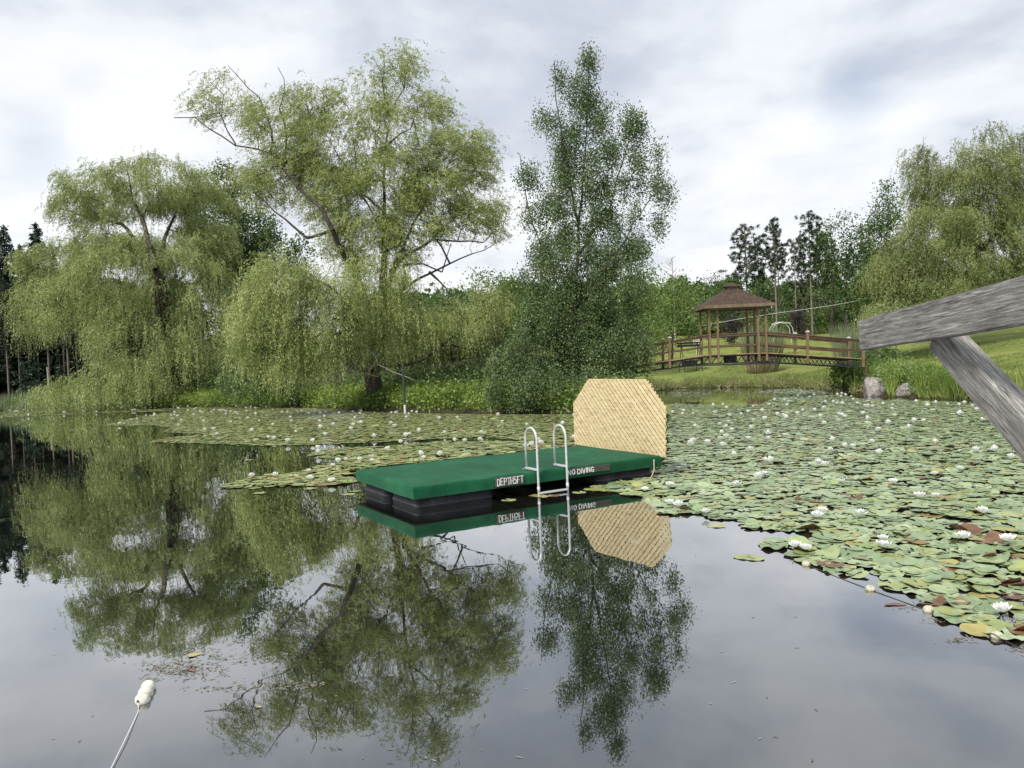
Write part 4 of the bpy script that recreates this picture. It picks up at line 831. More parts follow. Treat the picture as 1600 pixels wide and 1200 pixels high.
edge = np.where(drop > .06, 1, 0); GZz = HD+.018*(GYy/WID)-drop+np.where(drop < .06, ripple, vnoise(GXx*3+GYy*3, GXx, 2, 2)*.006)
off = vnoise(GXx*4, GYy*4, 1.5, 5)*.005*edge
GYy = GYy+np.where(GYy < .001, off-.002, 0); GXx = GXx+np.where(GXx < .001, off, 0)
nxx, nyy = len(xsG), len(ysG); ii = (np.arange(nyy-1)[:, None]*nxx+np.arange(nxx-1)[None]).ravel()
obj_np('carpet_deck', np.stack([GXx.ravel(), GYy.ravel(), GZz.ravel()], 1), [np.stack([ii, ii+1, ii+nxx+1, ii+nxx], 1)], 'green_carpet', t, True)
solid('frame_wood', [(.3, (.07, .055, .04)), (.7, (.16, .13, .10))], 3, .85, .3, 30, (1, 8, 8))
mb = MB(); z_ = HD-.10
for y_ in (.035, WID-.035): mb.box((LEN/2, y_, z_-.0), (LEN-.03, .045, .19))
for x in np.linspace(.04, LEN-.04, 9): mb.box((x, WID/2, z_-.002), (.04, WID-.12, .16))
mb.build('frame', 'frame_wood', t)
solid('black_plastic', [(.3, (.012, .013, .017)), (.55, (.026, .028, .033)), (.72, (.05, .05, .056)), (.8, (.10, .10, .10))], 5, .5, .25, 25, detail=8)
def float_block(x0, x1, y0, y1):
    # rounded rectangle rings with a rib near the bottom
    V = []; Fq = []; n_ = 32; zs = [(-.22, -.05), (-.15, 0), (.045, 0), (.055, .012), (.075, .012), (.085, -.004), (.19, -.012), (.197, -.03)]
    cx0, cy0 = (x0+x1)/2, (y0+y1)/2
    for z, g_ in zs:
        hx_, hy_ = (x1-x0)/2+g_, (y1-y0)/2+g_; rr = .13
        for k_ in range(n_):
            a = 2*math.pi*(k_+.5)/n_; ca, sa = math.cos(a), math.sin(a)
            V.append((cx0+math.copysign(hx_-rr, ca)+rr*ca, cy0+math.copysign(hy_-rr, sa)+rr*sa, z))
    for i in range(len(zs)-1):
        for k_ in range(n_): Fq.append((i*n_+k_, i*n_+(k_+1) % n_, (i+1)*n_+(k_+1) % n_, (i+1)*n_+k_))
    Fq.append(tuple(range(n_))[::-1]); Fq.append(tuple((len(zs)-1)*n_+k_ for k_ in range(n_)))
    mb = MB(); mb.add(V, Fq); return mb.build('float', 'black_plastic', t, True)
for x0, x1 in ((.10, 1.42), (LEN-1.40, LEN-.12)):
    float_block(x0, x1, .07, 1.18); float_block(x0, x1, WID-1.18, WID-.07)
# signs with hand painted letters
solid('sign_board', [(.3, (.035, .032, .03)), (.6, (.075, .07, .065)), (.8, (.14, .13, .12))], 6, .85, .2, 30, (1, 1, 6))
solid('white_paint', [(.25, (.42, .42, .40)), (.5, (.76, .76, .72)), (.8, (.82, .82, .79))], 22, .7)
GL = {'D': [[(0, 0), (0, 1), (.45, .93), (.62, .6), (.58, .3), (.4, .05), (0, 0)]], 'E': [[(.55, 1), (0, 1), (0, 0), (.55, 0)], [(0, .52), (.45, .52)]], 'P': [[(0, 0), (0, 1), (.5, .98), (.6, .75), (.5, .52), (0, .48)]],
      'T': [[(-.02, 1), (.7, 1)], [(.34, 1), (.34, 0)]], 'H': [[(0, 0), (0, 1)], [(.6, 0), (.6, 1)], [(0, .5), (.6, .5)]], '5': [[(.58, 1), (.08, 1), (.05, .58), (.4, .62), (.58, .4), (.5, .1), (.2, 0), (0, .1)]], 'F': [[(.55, 1), (0, 1), (0, 0)], [(0, .52), (.42, .52)]],
      'N': [[(0, 0), (0, 1), (.55, 0), (.55, 1)]], 'O': [[(.3, 1), (.05, .8), (0, .45), (.12, .1), (.32, 0), (.55, .15), (.62, .5), (.52, .85), (.3, 1)]], 'I': [[(.05, 0), (.05, 1)]], 'V': [[(0, 1), (.3, 0), (.6, 1)]],
      'G': [[(.58, .85), (.35, 1), (.1, .85), (0, .5), (.1, .12), (.35, 0), (.58, .15), (.58, .45), (.35, .45)]], ' ': []}
def sign(name_label, x0, x1, z0, z1, text, tx0, tx1, tz0, tz1, tilt=0):
    mb = MB(); mb.box(((x0+x1)/2, -.018, (z0+z1)/2), (x1-x0, .022, z1-z0)); s_ = mb.build('sign', 'sign_board', t, bevel=.003, seg=1); s_['label'] = name_label
    adv = []
    for ch in text: adv.append(.38 if ch == ' ' else (.28 if ch == 'I' else .86))
    sc_ = (tx1-tx0)/sum(adv); x = tx0; hgt = tz1-tz0; mb = MB(); yy = -.0315
    for i, ch in enumerate(text):
        dz = random.uniform(-.006, .006); w_ = .006
        for st in GL[ch]:
            for j, (p0, p1) in enumerate(zip(st[:-1], st[1:])):
                a = Vector((x+p0[0]*sc_, 0, tz0+p0[1]*hgt+dz)); b2 = Vector((x+p1[0]*sc_, 0, tz0+p1[1]*hgt+dz)); d_ = (b2-a).normalized(); n_ = Vector((-d_.z, 0, d_.x))*w_; a = a-d_*w_*.6; b2 = b2+d_*w_*.6
                y0 = yy-.0007*(j % 3)-.0002*i; y1 = -.0285
                vs = []
                for y_ in (y0, y1): vs += [(a+n_), (b2+n_*.85), (b2-n_*.85), (a-n_)]
                vs = [Vector((v.x, (y0 if q < 4 else y1), v.z)) for q, v in enumerate(vs)]
                mb.add(vs, [(0, 1, 2, 3), (7, 6, 5, 4), (0, 4, 5, 1), (1, 5, 6, 2), (2, 6, 7, 3), (3, 7, 4, 0)])
        x += adv[i]*sc_
    mb.build('lettering', 'white_paint', s_)
def edge_x(px, py):      # where a sight line meets the near long side, as raft coordinates
    v = pix_dir(px, py); n_ = Vector((math.sin(YAW), -math.cos(YAW), 0)); o_ = Vector((-1.535, 11.02, 0)); c_ = Vector((0, 0, CAMH)); k_ = (o_-c_).dot(n_)/v.dot(n_); q_ = c_+v*k_-o_
    return q_.x*math.cos(YAW)+q_.y*math.sin(YAW), q_.z
a0, zt0 = edge_x(773, 749); a1, _ = edge_x(817, 744); _, zb0 = edge_x(773, 763)
print('sign1', a0, a1, zt0, zb0, edge_x(887, 738), edge_x(953, 731), edge_x(953, 740))
sign('weathered dark board reading DEPTH 5FT', a0, a1, HD-.165, HD-.02, 'DEPTH5FT', a0+.03, a1-.0, HD-.148, HD-.04)
a0, _ = edge_x(885, 740); a1, _ = edge_x(952, 733); a2, _ = edge_x(928, 736)
sign('weathered dark board reading NO DIVING', a0, a1, HD-.135, HD-.03, 'NO DIVING', a0+.02, a2, HD-.125, HD-.045)
# ladder
solid('aluminium', [(.3, (.50, .51, .52)), (.7, (.66, .67, .68))], 20, .38, .1, 60, metal=.35)
lad = empty('ladder'); lad.parent = t
r1, _ = edge_x(838, 770); r2, _ = edge_x(883, 764); print('ladder', r1, r2)
for xr in (r1, r2):
    ro, ri = -.075, .27; mid = (ro+ri)/2; rad = (ri-ro)/2; ztop = HD+.70-rad
    pts = [(xr, ro, -.55), (xr, ro, .1), (xr, ro, ztop)]+[(xr, mid-rad*math.cos(a), ztop+rad*math.sin(a)*1.05) for a in np.linspace(.2, math.pi-.2, 10)]+[(xr, ri, ztop), (xr, ri, HD+.03)]
    mb = MB(); mb.tube(pts, .019, 10); h_ = mb.build('handrail', 'aluminium', lad, True)
    mb = MB(); mb.box((xr, mid+.01, HD+.03), (.045, ri-ro+.03, .035)); mb.build('bracket', 'aluminium', h_, bevel=.004, seg=1)
    mb = MB(); mb.tube([(xr, ro, .06), (xr, ro, .14)], .025, 10); mb.build('sleeve', 'aluminium', h_, True)
mb = MB(); mb.box(((r1+r2)/2, -.075, .035), (r2-r1-.03, .07, .03)); mb.build('step', 'aluminium', lad, bevel=.006, seg=1)
mb = MB(); mb.tube([(r1-.02, .26, HD+.03), (r1-.13, .2, HD+.035)], .006, 5); mb.build('pin', 'aluminium', lad)
# lattice screen
solid('lattice_wood', [(.24, (.30, .21, .12)), (.38, (.52, .41, .23)), (.58, (.61, .50, .29)), (.8, (.69, .59, .38))], 5, .75, .1, 40, (3, 1, 3), island=.12, detail=4)
SC = [(2.776, .40), (2.757, 1.275), (2.184, 1.80), (.397, 1.773), (-.105, 1.25), (-.052, .345)]
def clip_poly(poly, n, lo, hi):
    for sgn, lim_ in ((1, hi), (-1, -lo)):
        out = []
        for i in range(len(poly)):
            a, b2 = poly[i], poly[(i+1) % len(poly)]; da = sgn*(a[0]*n[0]+a[1]*n[1])-lim_; db = sgn*(b2[0]*n[0]+b2[1]*n[1])-lim_
            if da <= 0: out.append(a)
            if (da < 0 < db) or (db < 0 < da):
                t_ = da/(da-db); out.append((a[0]+(b2[0]-a[0])*t_, a[1]+(b2[1]-a[1])*t_))
        poly = out
        if len(poly) < 3: return None
    return poly
scr = empty('lattice_screen'); scr.parent = t
def slats(nrm, pitch, wid, xc, th, name):
    mb = MB(); c_ = -4.0
    while c_ < 5:
        w2 = wid*random.uniform(.95, 1.04); pg = clip_poly(SC, nrm, c_, c_+w2)
        if pg:
            k_ = len(pg); jx = random.uniform(-.0012, .0012); vs = [(xc-th/2+jx, s_, z_) for s_, z_ in pg]+[(xc+th/2+jx, s_, z_) for s_, z_ in pg]
            mb.add(vs, [tuple(range(k_)), tuple(range(2*k_-1, k_-1, -1))]+[(i, i+k_, (i+1) % k_+k_, (i+1) % k_) for i in range(k_)])
        c_ += pitch
    return mb.build(name, 'lattice_wood', scr)
r2_ = math.sqrt(.5)
slats((r2_, -r2_), .0895, .066, LEN+.066, .012, 'front_slats'); slats((r2_, r2_), .0895, .036, LEN+.09, .010, 'back_slats')
solid('grey_post', [(.3, (.25, .18, .11)), (.7, (.42, .32, .2))], 4, .8, .2, 30)
for s_ in (.35, 1.35, 2.35):
    mb = MB(); mb.box((LEN+.115, s_, (.2+1.7)/2), (.045, .09, 1.5)); mb.build('upright', 'grey_post', scr, bevel=.003, seg=1)
# mooring rope at the right corner
solid('old_rope', [(.3, (.28, .26, .2)), (.7, (.45, .42, .34))], 60, .95)
mb = MB(); a_, _ = edge_x(1019, 726); mb.tube([(a_+.02, -.03, HD-.07), (a_, -.05, HD-.12), (a_-.02, -.07, .16), (a_-.10, -.10, .06), (a_-.22, -.14, -.02)], .011, 6); mb.ball((a_+.02, -.03, HD-.07), .018); mb.build('mooring_rope', 'old_rope', t, True)

# ------------------------------------------------------------------ weathered rail, foreground right
m, Ns, L = new_mat('weathered_wood')
tcx = Ns.new('ShaderNodeTexCoord').outputs['Object']
wv = Ns.new('ShaderNodeTexWave'); wv.wave_type = 'BANDS'; wv.bands_direction = 'Z'; wv.inputs['Scale'].default_value = 9; wv.inputs['Distortion'].default_value = 14; wv.inputs['Detail'].default_value = 4; wv.inputs['Detail Scale'].default_value = 1.2; wv.inputs['Detail Roughness'].default_value = .6
mp = Ns.new('ShaderNodeMapping'); mp.inputs['Scale'].default_value = (1, .10, 1); L.new(tcx, mp.inputs[0]); L.new(mp.outputs[0], wv.inputs['Vector'])
f1 = nz(Ns, L, tcx, 210, 9, .74, .9, (1, .03, 1)); f2 = nz(Ns, L, tcx, 9, 6, .65, .5, (1, .35, 1))
a = Ns.new('ShaderNodeMath'); a.operation = 'MULTIPLY_ADD'; L.new(wv.outputs[0], a.inputs[0]); a.inputs[1].default_value = .10; L.new(f1, a.inputs[2])
a2 = Ns.new('ShaderNodeMath'); a2.operation = 'MULTIPLY_ADD'; L.new(f2, a2.inputs[0]); a2.inputs[1].default_value = .26; L.new(a.outputs[0], a2.inputs[2])
fk = nz(Ns, L, tcx, 90, 5, .65, 1.6, (1, .05, 1)); crk = ramp(Ns, L, fk, [(.36, (.30, .29, .27)), (.43, (.78, .78, .78)), (.56, (.95, .95, .95)), (.64, (1.5, 1.5, 1.46))])
cc0 = ramp(Ns, L, a2.outputs[0], [(.48, (.07, .065, .058)), (.57, (.17, .16, .148)), (.70, (.26, .25, .232)), (.86, (.42, .41, .385))])
mcr = Ns.new('ShaderNodeMixRGB'); mcr.blend_type = 'MULTIPLY'; mcr.inputs[0].default_value = 1; L.new(cc0, mcr.inputs[1]); L.new(crk, mcr.inputs[2]); cc = mcr.outputs[0]
p = Ns.new('ShaderNodeBsdfPrincipled'); L.new(cc, p.inputs[0]); p.inputs['Roughness'].default_value = .9; p.inputs['Specular IOR Level'].default_value = .2
bn = Ns.new('ShaderNodeBump'); bn.inputs['Strength'].default_value = .6; bn.inputs['Distance'].default_value = .004; L.new(a2.outputs[0], bn.inputs['Height']); L.new(bn.outputs[0], p.inputs['Normal'])
o = Ns.new('ShaderNodeOutputMaterial'); L.new(p.outputs[0], o.inputs[0])
t = empty('dock_railing', (0, 0, 0), 0, 'grey weathered wooden rail with diagonal brace in the right foreground', 'railing')
def board(name, A, B, h, th, side, ext=0):
    """A, B: centre line of the visible face; h: board height in the face; th: thickness away from it"""
    A = Vector(A); B = Vector(B); d_ = (B-A).normalized(); s_ = Vector(side); s_ = (s_-d_*s_.dot(d_)).normalized(); u_ = d_.cross(s_); 
    if u_.z < 0: u_ = -u_
    R = Matrix((s_, d_, u_)).transposed().to_4x4(); ln = (B-A).length; mb = MB(); n_ = 14
    vs = []; fs = []
    for i in range(n_+1):
        y_ = -ln/2+ln*i/n_; w_ = .0015*math.sin(i*1.3+h*30)
        for (x, z) in ((0, -h/2+w_), (0, h/2+w_*.6), (th, h/2+w_*.6), (th, -h/2+w_)): vs.append((x, y_, z))
    for i in range(n_):
        for k_ in range(4): fs.append((4*i+k_, 4*i+(k_+1) % 4, 4*i+4+(k_+1) % 4, 4*i+4+k_))
    fs.append((3, 2, 1, 0)); fs.append(tuple(4*n_+k_ for k_ in range(4))); mb.add(vs, fs)
    o_ = mb.build(name, 'weathered_wood', t); bm = bmesh.new(); bm.from_mesh(o_.data)
    ed = [e_ for e_ in bm.edges if len(e_.link_faces) == 2 and e_.calc_face_angle() > .8]; bmesh.ops.bevel(bm, geom=ed, offset=.005, segments=2, affect='EDGES'); bm.to_mesh(o_.data); bm.free()
    o_.matrix_world = Matrix.Translation((A+B)/2) @ R; return o_
# (face corners)
# rail face passes through the four outline corners
Dl, Dr = 3.45, 2.13
A = (at(1340, 500, Dl)+at(1344, 548, Dl))/2; B = (at(1600, 431, Dr)+at(1600, 507, Dr))/2
hA = (at(1340, 500, Dl)-at(1344, 548, Dl)).length; hB = (at(1600, 431, Dr)-at(1600, 507, Dr)).length; print('beam', A, B, hA, hB)
Bx = A+(B-A)*2.2
board('rail', Bx, A, (hA+hB)/2, .04, (1, 0, 0))
C1 = (at(1422, 535, 2.86)+at(1498, 527, 2.86))/2; C2 = (at(1600, 745, 2.2)+at(1600, 638, 2.2))/2; dC = (C2-C1).normalized()
board('brace', C1+dC*1.5, C1-dC*.03, .108, .085, (1, 0, 0))
Pp = C1+dC*1.45
mb = MB(); mb.box((Pp.x+.05, Pp.y, (Bx.z-.6)/2), (.09, .09, Bx.z+.6-.07)); mb.build('post', 'weathered_wood', t)

# ------------------------------------------------------------------ lily pads and flowers
PR = [(1047, 640), (1048, 630), (1110, 634), (1190, 632), (1215, 618), (1260, 612), (1310, 616), (1345, 624), (1480, 628), (1600, 632), (1760, 640), (1760, 1090), (1600, 1016), (1522, 988), (1469, 962), (1437, 944), (1419, 928), (1365, 922), (1352, 902), (1294, 898), (1256, 877), (1234, 862), (1205, 862), (1192, 846), (1269, 847), (1272, 833), (1205, 828), (1167, 825), (1160, 812), (1110, 812), (1070, 803), (1040, 806), (1010, 790), (1010, 778), (960, 772), (925, 768), (936, 757), (1000, 744), (1036, 735), (1043, 716)]
PL_ = [(161, 666), (200, 655), (255, 645), (320, 640), (380, 637), (487, 638), (600, 645), (760, 648), (900, 648), (905, 690), (830, 690), (750, 683), (600, 691), (480, 696), (420, 697), (319, 694), (234, 691), (262, 684), (330, 679), (255, 676), (264, 670), (240, 665)]
PC = [(484, 713), (499, 702), (600, 698), (690, 690), (760, 690), (860, 690), (900, 692), (880, 700), (560, 733), (558, 757), (480, 760), (400, 761), (353, 763), (352, 758), (394, 746), (484, 736), (500, 728), (540, 720)]
PF = [(-60, 645), (0, 641), (150, 640), (300, 637), (420, 637), (420, 640), (300, 642), (150, 646), (0, 653), (-60, 657)]
PBk = [(1045, 614), (1110, 612), (1115, 619), (1048, 622)]; PB2 = [(1175, 613), (1240, 606), (1295, 609), (1290, 615), (1200, 616)]
polys = [np.array(q, float) for q in (PR, PL_, PC, PF, PBk, PB2)]
def sample_pads(poly, spacing):
    Wp = np.array([onz(*q)[:2] for q in poly]); x0, y0 = Wp.min(0); x1, y1 = Wp.max(0)
    xs_ = np.arange(x0, x1, spacing); ys_ = np.arange(y0, y1, spacing*.866); X, Y = np.meshgrid(xs_, ys_); X = X+(np.arange(len(ys_)) % 2)[:, None]*spacing/2
    P = np.stack([X.ravel(), Y.ravel()], 1)+rng.normal(size=(X.size, 2))*spacing*.28
    px_ = to_pix(np.column_stack([P, np.zeros(len(P))])); k_ = in_poly(px_, poly) & in_poly(P, SHP)
    P = P[k_]; return P
rc, rs_ = math.cos(YAW), math.sin(YAW)
def on_raft(P, mrg=.02):
    q = P-np.array([-1.535, 11.02]); a = q[:, 0]*rc+q[:, 1]*rs_; b2 = -q[:, 0]*rs_+q[:, 1]*rc
    return (a > -mrg) & (a < LEN+.15+mrg) & (b2 > .05) & (b2 < WID+.3)
pads = []
for qi, poly in enumerate(polys):
    P = sample_pads(poly, (.145, .145, .145, .2, .2, .2)[qi]); keep = rng.random(len(P)) < (.82, .74, .82, .9, .7, .7)[qi]; P = P[keep]; P = P[~on_raft(P)]
    # open gaps inside the mats
    gp = vnoise(P[:, 0]*2.1, P[:, 1]*2.1, 1, 4)+.6*vnoise(P[:, 0]*5, P[:, 1]*5, 1, 9); P = P[gp > (-1.02 if qi != 2 else -.8)]
    pads.append(np.column_stack([P, np.full(len(P), qi)]))
pads = np.concatenate(pads)
extra = [(405, 771), (398, 763), (545, 773), (556, 768), (485, 764), (388, 719), (838, 775), (865, 775), (850, 776), (795, 782), (1163, 871), (1178, 873), (1205, 850), (1120, 822), (922, 765), (905, 770)]
ex = np.array([[*onz(*q)[:2], 9] for q in extra]); pads = np.concatenate([pads, ex])
dist = np.hypot(pads[:, 0], pads[:, 1]); order = np.argsort(dist); pads = pads[order]; dist = dist[order]
pxp = to_pix(np.column_stack([pads[:, :2], np.zeros(len(pads))])); inview = (pxp[:, 0] > -20) & (pxp[:, 0] < 1620) & (pxp[:, 1] < 1220)
pads = pads[inview]; dist = dist[inview]; pxp = pxp[inview]
print('pads', len(pads))
def padmat(name, stops, rough=.38):
    m, Ns, L = new_mat(name); g = Ns.new('ShaderNodeNewGeometry')
    oi = Ns.new('ShaderNodeObjectInfo'); ad = Ns.new('ShaderNodeMath'); ad.operation = 'ADD'; L.new(g.outputs['Random Per Island'], ad.inputs[0]); L.new(oi.outputs['Random'], ad.inputs[1])
    fr = Ns.new('ShaderNodeMath'); fr.operation = 'FRACT'; L.new(ad.outputs[0], fr.inputs[0])
    c1 = ramp(Ns, L, fr.outputs[0], stops)
    f_ = nz(Ns, L, g.outputs['Position'], 9, 5, .6); c2 = ramp(Ns, L, f_, [(.3, (.72, .72, .66)), (.6, (1.08, 1.08, 1.08))])
    f3 = nz(Ns, L, g.outputs['Position'], 1.1, 3, .6); c3 = ramp(Ns, L, f3, [(.35, (.8, .82, .72)), (.65, (1.12, 1.1, 1.15))])
    mx = Ns.new('ShaderNodeMixRGB'); mx.blend_type = 'MULTIPLY'; mx.inputs[0].default_value = 1; L.new(c1, mx.inputs[1]); L.new(c2, mx.inputs[2])
    mx3 = Ns.new('ShaderNodeMixRGB'); mx3.blend_type = 'MULTIPLY'; mx3.inputs[0].default_value = 1; L.new(mx.outputs[0], mx3.inputs[1]); L.new(c3, mx3.inputs[2])
    p = Ns.new('ShaderNodeBsdfPrincipled'); p.inputs['Roughness'].default_value = rough; p.inputs['Specular IOR Level'].default_value = .5
    bf = Ns.new('ShaderNodeMixRGB'); L.new(g.outputs['Backfacing'], bf.inputs[0]); L.new(mx3.outputs[0], bf.inputs[1]); bf.inputs[2].default_value = (.17, .09, .055, 1); L.new(bf.outputs[0], p.inputs[0])
    bn = Ns.new('ShaderNodeBump'); bn.inputs['Strength'].default_value = .35; bn.inputs['Distance'].default_value = .006; L.new(nz(Ns, L, g.outputs['Position'], 26, 3), bn.inputs['Height']); L.new(bn.outputs[0], p.inputs['Normal'])
    o = Ns.new('ShaderNodeOutputMaterial'); L.new(p.outputs[0], o.inputs[0])
padmat('pad_green', [(0, (.18, .25, .13)), (.3, (.25, .33, .18)), (.6, (.33, .40, .24)), (.88, (.27, .33, .12)), (.96, (.34, .33, .12)), (.985, (.22, .12, .06)), (1, (.14, .07, .04))])
padmat('pad_olive', [(0, (.17, .22, .08)), (.35, (.25, .30, .12)), (.7, (.32, .37, .16)), (.9, (.36, .36, .14)), (.96, (.34, .22, .12)), (1, (.16, .08, .04))])
padmat('pad_yellow', [(0, (.34, .31, .08)), (1, (.42, .36, .14))]); padmat('pad_brown', [(0, (.12, .05, .03)), (1, (.22, .12, .07))])
def pad_mesh(n, cup, notch=.22, wav=.006, curl=0.0):
    """unit radius pad: centre, mid ring, rim; open notch"""
    a = np.linspace(notch, 2*math.pi-notch, n); ph = random.uniform(0, 6)
    rim = np.stack([np.cos(a)*(1+.05*np.sin(3*a+ph)), np.sin(a)*(1+.05*np.cos(2*a+ph)), cup+wav*10*np.sin(5*a+ph)*.5+curl*np.maximum(0, np.cos(a-ph))**2], 1)
    mid = np.stack([np.cos(a)*.55, np.sin(a)*.55, np.full(n, cup*.25)+wav*3*np.sin(4*a+ph)+curl*.15*np.maximum(0, np.cos(a-ph))], 1)
    V = np.concatenate([[[.08, 0, .0]], mid, rim]); f3 = np.array([[0, 1+i, 2+i] for i in range(n-1)]); f4 = np.array([[1+i, 1+n+i, 2+n+i, 2+i] for i in range(n-1)])
    return V, f3, f4
PV = [pad_mesh(26, .05), pad_mesh(26, .02), pad_mesh(26, .09, .12), pad_mesh(26, .0, .3), pad_mesh(26, .04, .2, .02), pad_mesh(26, .05, .18, .012, .55)]
pm = {}
for i, (v, f3, f4) in enumerate(PV):
    for mt in ('pad_green', 'pad_olive', 'pad_yellow', 'pad_brown'): pm[(i, mt)] = mesh_np('lily_pad', v, [f3, f4], mt, True)
NI = 285
iso = np.where(pads[:, 2] == 9)[0]; near = [i for i in range(len(pads)) if pads[i, 2] != 9][:NI]
near_set = set(near) | set(iso.tolist())
isolab = {(405, 771): 'pale round lily pad alone left of the raft, lower of the pair', (398, 763): 'pale round lily pad alone left of the raft, upper of the pair', (388, 719): 'single thin yellowish leaf far from the mats on the dark water at left', (1163, 871): 'ragged yellow-green pad adrift off the front of the right-hand mat'}
for i in sorted(near_set):
    x, y, qi = pads[i]; r_ = random.uniform(.095, .145); u_ = random.random(); v_ = random.randrange(5); mt = 'pad_olive' if qi in (1, 2, 9) else 'pad_green'; tl = .05; lab = 'round green notched lily pad in the front part of the mat right of the raft'; z = random.uniform(.006, .022)
    if qi == 2: lab = 'yellow-green lily pad in the mat at the left end of the raft'
    if qi == 0 and pxp[i, 0] < 1040: lab = 'yellow-green lily pad close to the right-hand float of the raft'
    if u_ < .035: mt = 'pad_yellow'; lab = 'yellowing round lily pad among green ones in the front part of the right-hand mat' if qi == 0 else 'yellowing lily pad in the mat left of the raft'
    elif u_ < .05: mt = 'pad_brown'; v_ = 5; tl = .22; z = .02; r_ *= .72; lab = 'reddish brown curled lily pad lifted above the green ones in the right-hand mat' if qi == 0 else 'brown curled lily pad in the mat left of the raft'
    elif u_ < .13: v_ = 5; r_ *= .95; z = .02; lab = 'green lily pad with a raised curled rim in the right-hand mat' if qi == 0 else 'curled green lily pad in the mat left of the raft'
    if qi == 9:
        e_ = min(isolab, key=lambda q: (q[0]-pxp[i, 0])**2+(q[1]-pxp[i, 1])**2); z = .006; tl = .01; v_ = 1; mt = 'pad_olive'; r_ = random.uniform(.1, .13)
        if (e_[0]-pxp[i, 0])**2+(e_[1]-pxp[i, 1])**2 < 9: lab = isolab[e_]
        elif pxp[i, 0] < 600: lab = 'small flat lily pad on open water just left of the raft end'
        elif pxp[i, 0] < 1000: lab = 'flat lily pad floating under the ladder and side of the raft'
        else: lab = 'flat lily pad adrift in the open notch of the right-hand mat'
    o_ = bpy.data.objects.new('lily_pad', pm[(v_, mt)]); link(o_); o_.location = (x, y, z); o_.scale = (r_, r_*random.uniform(.88, 1), r_); o_.rotation_euler = (random.gauss(0, tl), random.gauss(0, tl), random.uniform(0, 6.28))
    tag(o_, lab, 'lily pad', 'lily pads')
def bulk(name, sel, mat, label, n=11):
    Vn, f3, f4 = pad_mesh(n, .06, .2, .012, 0); Vc, _, _ = pad_mesh(n, .06, .2, .012, .6); K = len(Vn); m_ = len(sel)
    base_ = np.where((rng.random(m_) < .06)[:, None, None], Vc[None], Vn[None]); r_ = rng.uniform(.085, .14, m_)*(1-np.clip((dist[sel]-12)/60, 0, .22)); calm = np.clip(1.15-dist[sel]/30, .42, 1); rz = rng.random(m_)*6.283
    base_ = base_*r_[:, None, None]; ca, sa = np.cos(rz)[:, None], np.sin(rz)[:, None]; X = base_[..., 0]*ca-base_[..., 1]*sa; Y = base_[..., 0]*sa+base_[..., 1]*ca
    big = rng.random(m_) < .035; tx = rng.normal(size=m_)*np.where(big, .26, .038)*calm; ty = rng.normal(size=m_)*np.where(big, .26, .038)*calm; base_[..., 2] *= calm[:, None]; Z = base_[..., 2]+X*tx[:, None]+Y*ty[:, None]
    Z = Z-np.minimum(Z.min(1, keepdims=True), 0)*.75+rng.uniform(.004, .022, m_)[:, None]
    V = np.stack([X+pads[sel, 0][:, None], Y+pads[sel, 1][:, None], Z], -1).reshape(-1, 3); o3 = (np.arange(m_)*K)[:, None, None]
    return tag(obj_np(name, V, [(f3[None]+o3).reshape(-1, 3), (f4[None]+o3).reshape(-1, 4)], mat, None, True), label, 'lily pads', kind='stuff')
rest = np.array([i for i in range(len(pads)) if i not in near_set])
bulk('lily_pad_mat', rest[np.isin(pads[rest, 2], (0, 4, 5))], 'pad_green', 'dense mat of grey-green lily pads covering the right half of the pond')
bulk('lily_pad_mat', rest[~np.isin(pads[rest, 2], (0, 4, 5))], 'pad_olive', 'olive mats of lily pads reaching from the far bank to the left of the raft')
# flowers
leafmat('petal', (.86, .86, .84), (.90, .90, .88), (.92, .92, .90), .25, 3, .02, .3); leafmat('stamen', (.55, .38, .03), (.68, .5, .05), (.75, .6, .1), .1, 3, .02)
solid('sepal', [(.3, (.10, .12, .05)), (.7, (.2, .2, .1))], 9, .7)
def flower_mesh(openness, whorls=4, seg=3):
    V = []; Fq = []
    for w_ in range(whorls):
        n_ = 9-w_; el = math.radians(14+openness*21*w_+8); Lp = 1-.13*w_
        for k_ in range(n_):
            a = 2*math.pi*(k_+.5*(w_ % 2))/n_+random.uniform(-.1, .1); ca, sa = math.cos(a), math.sin(a); e_ = el+random.uniform(-.08, .12); o_ = len(V)
            for s_, wd in ((.12, .09), (.45, .24), (.75, .19), (1.0, 0.01)):
                rr = Lp*s_*math.cos(e_+.25*s_); z = Lp*s_*math.sin(e_+.25*s_)
                for q in (-1, 1): V.append((ca*rr-sa*q*wd, sa*rr+ca*q*wd, z+(.04 if q else 0)))
            for i in range(3): Fq.append((o_+2*i, o_+2*i+1, o_+2*i+3, o_+2*i+2))
    return np.array(V), np.array(Fq)
fm = []
for op in (.9, 1.15, .65, 1.35, .45):
    v, f = flower_mesh(op); fm.append(mesh_np('petals', v, [f], 'petal'))
v, f = flower_mesh(1.6, 2); budm = mesh_np('petals', v, [f], 'petal')
mb = MB()
for k_ in range(26):
    a = random.uniform(0, 6.28); r_ = random.uniform(.02, .2); mb.tube([(math.cos(a)*r_*.5, math.sin(a)*r_*.5, .1), (math.cos(a)*r_, math.sin(a)*r_, .42+random.uniform(-.05, .08))], [.02, .03], 3)
tmp = mb.build('stamens', 'stamen'); stm = tmp.data; bpy.data.objects.remove(tmp)
